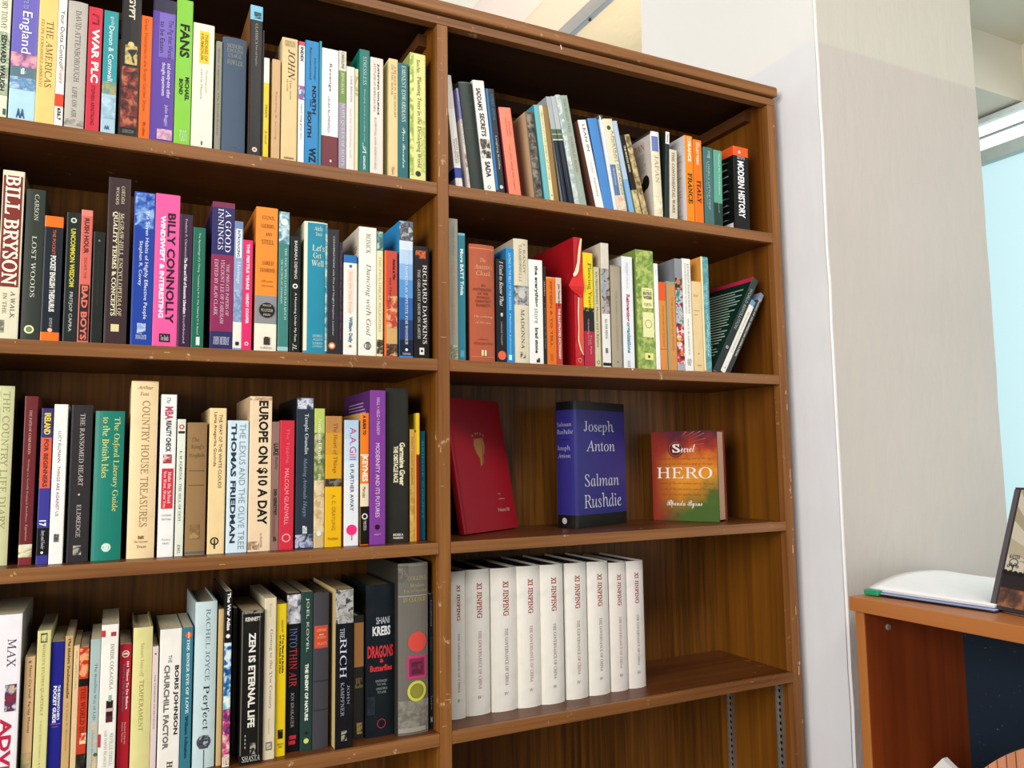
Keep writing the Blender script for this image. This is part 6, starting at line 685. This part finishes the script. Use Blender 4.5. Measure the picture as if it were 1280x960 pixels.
for p_, h_ in ((.12, '7a6c24'), (.24, 'c47a12'), (.48, 'e0921c'), (.68, 'd07414'), (.80, 'a83014'), (.9, '7c1a16')): q = els_.new(p_); q.color = lin(h_)
L(a1.outputs[0], cr.inputs[0])
# green corner bottom right, red left edge
gy = N(nt, 'ShaderNodeMath', operation='MULTIPLY_ADD'); gy.inputs[1].default_value = 1/.141; L(sx.outputs['Y'], gy.inputs[0]); sz = N(nt, 'ShaderNodeMath', operation='MULTIPLY'); sz.inputs[1].default_value = -1.6/.186; L(sx.outputs['Z'], sz.inputs[0])
ad = N(nt, 'ShaderNodeMath', operation='ADD'); L(sz.outputs[0], ad.inputs[0]); L(nz.outputs['Fac'], ad.inputs[1]); L(ad.outputs[0], gy.inputs[2])
mr = N(nt, 'ShaderNodeMapRange'); mr.inputs[1].default_value = .55; mr.inputs[2].default_value = 1.05; L(gy.outputs[0], mr.inputs[0])
mx = N(nt, 'ShaderNodeMix', data_type='RGBA'); mx.inputs[7].default_value = lin('42601e'); L(mr.outputs[0], mx.inputs[0]); L(cr.outputs[0], mx.inputs[6])
mr2 = N(nt, 'ShaderNodeMapRange'); mr2.inputs[1].default_value = .065; mr2.inputs[2].default_value = .005; L(sx.outputs['Y'], mr2.inputs[0])
mx2 = N(nt, 'ShaderNodeMix', data_type='RGBA'); mx2.inputs[7].default_value = lin('8c1e0e'); L(mr2.outputs[0], mx2.inputs[0]); L(mx.outputs[2], mx2.inputs[6])
L(mx2.outputs[2], b.inputs['Base Color'])
T_, H_, W_ = .042, .1862, .147
o = standing('small hardback standing face out with fiery red orange green cover titled HERO', .5395, .1890, R(-63), W_, H_, T_, '7a2018', [['b', 0, .15, '4a1830'], ['b', .7, 1, '4c5a24']], {'pages': 'e0b898', 'rough': .45})
put = face_put(T_, W_, H_); fa = Flat(put); fa.rect(.002, .998, .002, .998, mt, 0, 1); fa.build('cover_artwork', o)
fe = Flat(put); fe.disc(.20, .38, .12, .095, ink('5c1418'), 3); fe.disc(.20, .38, .105, .083, ink('a85040'), 4, .9); 
for k in range(9):
    a0 = math.radians(-75+k*19); fe.poly([(.44+.09*math.cos(a0), .14+.07*math.sin(a0)), (.44+.5*math.cos(a0)*.8, max(.005, .14+.18*math.sin(a0)-.06)), (.44+.5*math.cos(a0+.05)*.8, max(.012, .14+.18*math.sin(a0+.05)-.06))], [(0, 1, 2)], ink('a8524a'), 2)
fe.build('emblem', o)
ft = Flat(put); wt = ink('f0e8e0'); ft.text('HERO', 's', .405, .53, .08, .92, wt, 6, False); ft.text('S', 'S', .145, .24, .33, .45, wt, 6, False)
ft.build('title', o)
fl_ = Flat(put); fl_.text('ecret', 'c', .15, .24, .46, .68, wt, 6, False); fl_.text('Rhonda Byrne', 'c', .765, .86, .22, .76, wt, 6, False)
for v_ in (.29, .35, .565, .63, .69): fl_.text('the words of the old writers and of the sages', 'c', v_, v_+.04, .06, .94, ink('8c4a18'), 4, False)
fl_.build('lettering', o)
# red annual leaning back against the divider
T_, H_, W_ = .011, .248, .170
o = standing('thin crimson clothbound annual leaning back beside the divider, gold crest on cover', .0595, .0862, R(29.5), W_, H_, T_, 'a01220', [], {'pages': 'b8a88c', 'rough': .42}, tilt=R(10.4))
put = face_put(T_, W_, H_); fe = Flat(put); gd = ink('a8743c')
fe.poly([(.42, .31), (.58, .30), (.60, .36), (.57, .42), (.52, .46), (.50, .51), (.54, .49), (.47, .52), (.48, .46), (.43, .42), (.40, .36)], [tuple(range(11))], gd, 2)
for u_, v_ in ((.40, .285), (.46, .27), (.50, .265), (.55, .268), (.60, .28)): fe.disc(v_, u_, .014, .011, gd, 2)
fe.build('emblem', o)
ft = Flat(put); w2 = ink('e0c8b4'); ft.text('The', 's', .725, .735, .70, .76, w2, 2, False); ft.text('edition', 's', .765, .775, .70, .82, w2, 2, False); ft.text('Volume III', 's', .84, .865, .66, .88, w2, 2, False); ft.build('lettering', o)
fj = Flat(put); fj.rect(0, 1, .045, .06, ink('7c0e18'), 1, 1); fj.build('hinge_groove', o)
# ================================================================== CABINET ON THE RIGHT
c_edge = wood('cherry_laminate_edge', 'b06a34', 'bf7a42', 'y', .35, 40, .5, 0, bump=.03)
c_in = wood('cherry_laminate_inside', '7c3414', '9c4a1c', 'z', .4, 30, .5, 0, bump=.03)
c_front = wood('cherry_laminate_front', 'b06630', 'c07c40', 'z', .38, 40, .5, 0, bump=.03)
cb = empty('open_cabinet', 'low cherry laminate open cabinet with navy back beside the column', 'cabinet')
box('cabinet_top', .7085, 1.03, -1.15, -.1623, 1.1729, 1.1982, c_edge, cb, .0015)
for y0 in (-.186, -1.14):
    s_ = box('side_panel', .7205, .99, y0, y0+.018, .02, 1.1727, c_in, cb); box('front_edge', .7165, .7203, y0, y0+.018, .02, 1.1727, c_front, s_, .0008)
# navy back with tiny pale specks of dust
mt, nt, b = base('navy_hardboard', .5); tc = N(nt, 'ShaderNodeTexCoord'); vo = N(nt, 'ShaderNodeTexNoise'); vo.inputs['Scale'].default_value = 150; vo.inputs['Detail'].default_value = 3; nt.links.new(tc.outputs['Object'], vo.inputs['Vector'])
mr = N(nt, 'ShaderNodeMapRange'); mr.inputs[1].default_value = .70; mr.inputs[2].default_value = .78; nt.links.new(vo.outputs['Fac'], mr.inputs[0])
mx = N(nt, 'ShaderNodeMix', data_type='RGBA'); mx.inputs[6].default_value = lin('1c2c3c'); mx.inputs[7].default_value = lin('6c7884'); nt.links.new(mr.outputs[0], mx.inputs[0]); nt.links.new(mx.outputs[2], b.inputs['Base Color'])
box('back_panel', .984, .992, -1.122, -.186, .02, 1.1727, mt, cb)
box('cabinet_shelf', .73, .984, -1.122, -.186, .74, .758, c_edge, cb); box('cabinet_bottom', .72, .984, -1.122, -.186, .05, .068, c_edge, cb)
bm = bmesh.new(); bmesh.ops.create_cone(bm, cap_ends=True, segments=16, radius1=.006, radius2=.005, depth=.003); bmesh.ops.rotate(bm, verts=bm.verts, cent=(0, 0, 0), matrix=Matrix.Rotation(R(90), 3, 'X')); bmesh.ops.translate(bm, verts=bm.verts, vec=(.777, -.1878, 1.1408))
bm_obj('screw_cap', bm, [plain('8c7c74', .4, .5, 0)], cb)
# ---- folder and loose papers on top
zc = 1.1984
A, B_, C_, D_ = Vector((.745, -.172)), Vector((.772, -.392)), Vector((1.065, -.37)), Vector((1.05, -.135))
def sheet(name, z0, lift, mt, parent, th=.0006, shrink=0, dx=0, dy=0, n=14):
    bm = bmesh.new(); g = []
    for i in range(n+1):
        row = []
        for j in range(n+1):
            u = i/n; v = j/n; uu = shrink+(1-2*shrink)*u; vv = shrink+(1-2*shrink)*v
            p_ = (A*(1-vv)+B_*vv)*(1-uu)+(D_*(1-vv)+C_*vv)*uu
            back = (1-v)**1.5; bowl = math.sin(math.pi*min(1, (u*1.02)))**.8 if u < 1 else 0
            z = z0+lift*back*bowl+.0015*math.sin(7*u+1)*back
            row.append(bm.verts.new((p_.x+dx, p_.y+dy, z)))
        g.append(row)
    for i in range(n):
        for j in range(n): bm.faces.new((g[i][j], g[i+1][j], g[i+1][j+1], g[i][j+1]))
    bmesh.ops.recalc_face_normals(bm, faces=bm.faces)
    bmesh.ops.solidify(bm, geom=bm.faces[:], thickness=th)
    return bm_obj(name, bm, [mt], parent, True)
fo = empty('paper_folder', 'dark flat folder with green corner holding loose white sheets on the cabinet', 'folder')
sheet('folder_board', zc+.002, 0, plain('1a1c24', .4), fo, .0015)
sheet('bundle', zc+.0045, .008, plain('9ca4c4', .7), fo, .002, .015, 0, .0)
sheet('sheet', zc+.0075, .014, plain('e8e9ef', .8), fo, .0006, .02, .002, .002)
sheet('sheet', zc+.0095, .017, plain('f4f4f6', .8, .3, .02), fo, .0006, .012, .004, .004)
sheet('sheet', zc+.0115, .020, plain('f6f6f6', .8, .3, .02), fo, .0008, .012, .002, .003)
bm = bmesh.new(); add_box(bm, -.004, .012, -.024, .004, 0, .0095, 0, .002); bmesh.ops.rotate(bm, verts=bm.verts, cent=(0, 0, 0), matrix=Matrix.Rotation(R(7), 3, 'Z')); bmesh.ops.translate(bm, verts=bm.verts, vec=(.7445, -.172, zc+.001))
bm_obj('corner_clip', bm, [plain('1c9a6c', .35, .5, 0)], fo)['label'] = 'green plastic corner'
# ---- display book leaning back on the cabinet
o = empty('display_book', 'dark framed picture book leaning on the cabinet at the right frame edge', 'book')
Hb, Wb, Tb = .2051, .17, .012; al = R(20.2)
# local x along the bottom edge towards the camera, local z up the cover, local y = thickness behind
bm = bmesh.new(); add_box(bm, 0, Wb, .0, Tb, 0, Hb, 0, .001); bm_obj('cover', bm, [plain('4a464a', .35)], o)
def pb(u, v, lay): return (u*Wb, -.0002-.0001*lay, Hb*(1-v))
fa = Flat(pb)
fa.rect(.02, .72, .075, .97, ink('cfc7b4'), 1, 1)
for k in range(7):
    a0 = math.radians(150+k*17); a1 = a0+.14
    def q(a): 
        r_ = 1.0; return (min(.97, max(.075, .60+r_*math.cos(a))), min(.70, max(.02, .62+.95*math.sin(a))))
    fa.poly([(.60, .62), q(a0), q(a1)], [(0, 1, 2)], ink('a89e82' if k % 2 else 'b8ae94'), 2)
fa.rect(.70, .83, .075, .97, ink('3a3436'), 3, 1); fa.rect(.82, .97, .075, .97, mottle('6c4c3c', '4a3c38', '9c6c4c', 60), 3, 1)
rnd = random.Random(5)
for k in range(16): fa.disc(.70+rnd.uniform(-.012, .006), .09+k*.055, .03, .022, ink('2c2828'), 4)
fa.rect(.02, .97, .0, .055, ink('5c585c'), 2, 1)
fa.build('cover_artwork', o)
fe = Flat(pb)
for cx_, cy_, s_ in ((.16, .635, 1.), (.5, .64, .9)):
    for k in range(5): fe.disc(cy_+.012-.014*(k % 2), cx_-.05*s_+k*.024*s_, .016*s_, .012*s_, ink('3c3a3a'), 5, .5)
    fe.disc(cy_-.02, cx_, .05*s_, .03*s_, ink('4a4644'), 5, .8); fe.rect(cy_, .70, cx_-.006, cx_+.006, ink('4a4644'), 5, 1)
fe.disc(.60, .30, .035, .028, ink('4a4644'), 5, .8); fe.poly([(.25, .578), (.35, .578), (.32, .556), (.28, .556)], [(0, 1, 2, 3)], ink('2c2a2a'), 5)
fe.rect(.628, .70, .285, .289, ink('4a4644'), 5, 1); fe.rect(.628, .70, .312, .316, ink('4a4644'), 5, 1)
fe.rect(.60, .603, .22, .27, ink('4a4644'), 5, 1)
fe.text('MASTER', 'S', .555, .585, .10, .22, ink('4a4644'), 6, False)
fe.build('drawing', o)
ed = Vector((.777-.7889, -.4341+.3719, 0)).normalized(); bk_ = Vector((-ed.y, ed.x, 0))     # bk_ points away from the viewer
if bk_.x < 0: bk_ = -bk_
ez = Vector((0, 0, 1))*math.cos(al)+bk_*math.sin(al); ey = bk_*math.cos(al)-Vector((0, 0, 1))*math.sin(al)
mw = Matrix((ed, ey, ez)).transposed().to_4x4(); mw.translation = Vector((.7889, -.3719, 1.1985+Tb*math.sin(al))); o.matrix_world = mw
# ---- arched slatted chair back just entering at the corner, and a white card in the cabinet
ch = empty('slatted_chair', 'light brown chair with arched slatted back at the bottom right corner', 'chair', (.6211, -.6129, 0))
sm = wood('cane_slat', 'b87850', 'd0906c', 'z', .45, 60, .5, 0, bump=.05)
ang = R(-80); ex_ = Vector((math.cos(ang), math.sin(ang), 0)); nx_ = Vector((-ex_.y, ex_.x, 0))
rd = .19; zc0 = .8915; ns = 33; wv = 2*rd/ns
def cbox(name, c0, c1, n0, n1, z0, z1, mt, ztops=None, bevel=.001):
    bm = bmesh.new(); add_box(bm, c0, c1, n0, n1, z0, z1, 0, 0)
    if ztops:
        for v in bm.verts:
            if v.co.z > (z0+z1)/2: v.co.z = ztops[0] if v.co.x < (c0+c1)/2 else ztops[1]
    for v in bm.verts: v.co = ex_*v.co.x + nx_*v.co.y + Vector((0, 0, v.co.z))
    return bm_obj(name, bm, [mt], ch)
def arch(c): return zc0+math.sqrt(max(0, rd*rd-c*c))
for k in range(ns):
    c0 = -rd+k*wv; c1 = c0+wv*.9; d0 = .018*math.cos(c0/rd*1.5)
    cbox('slat', c0, c1, d0-.012, d0, .50, 1, sm, (arch(c0)-.001, arch(c1)-.001))
cbox('back_rail', -rd, rd, .0185, .026, .80, .84, plain('8c5030', .5)); cbox('seat', -rd, rd, -.42, -.002, .44, .47, plain('a86c44', .45))
for c_, n_ in ((-.19, -.40), (.17, -.40), (-.19, -.03), (.17, -.03)): cbox('leg', c_, c_+.03, n_, n_+.03, 0.001, .4395, plain('8c5030', .5))
cbox('lower_rail', -rd, rd, -.012, .018, .471, .4995, plain('8c5030', .5))
bm = bmesh.new()
cw = [(.745, -.3029, .9533), (.745, -.268, .914), (.745, -.275, .7595), (.745, -.3349, .7595), (.745, -.341, .930)]
vs = [bm.verts.new(p_) for p_ in cw]; vb = [bm.verts.new((p_[0]+.012, p_[1], p_[2])) for p_ in cw]
bm.faces.new(vs); bm.faces.new(vb[::-1])
for i in range(5): j = (i+1) % 5; bm.faces.new((vs[i], vs[j], vb[j], vb[i]))
bmesh.ops.recalc_face_normals(bm, faces=bm.faces)
o = bm_obj('white_card', bm, [plain('eeeeea', .7, .3, 0)]); o['label'] = 'corner of a white card inside the cabinet at the bottom edge'; o['category'] = 'card'
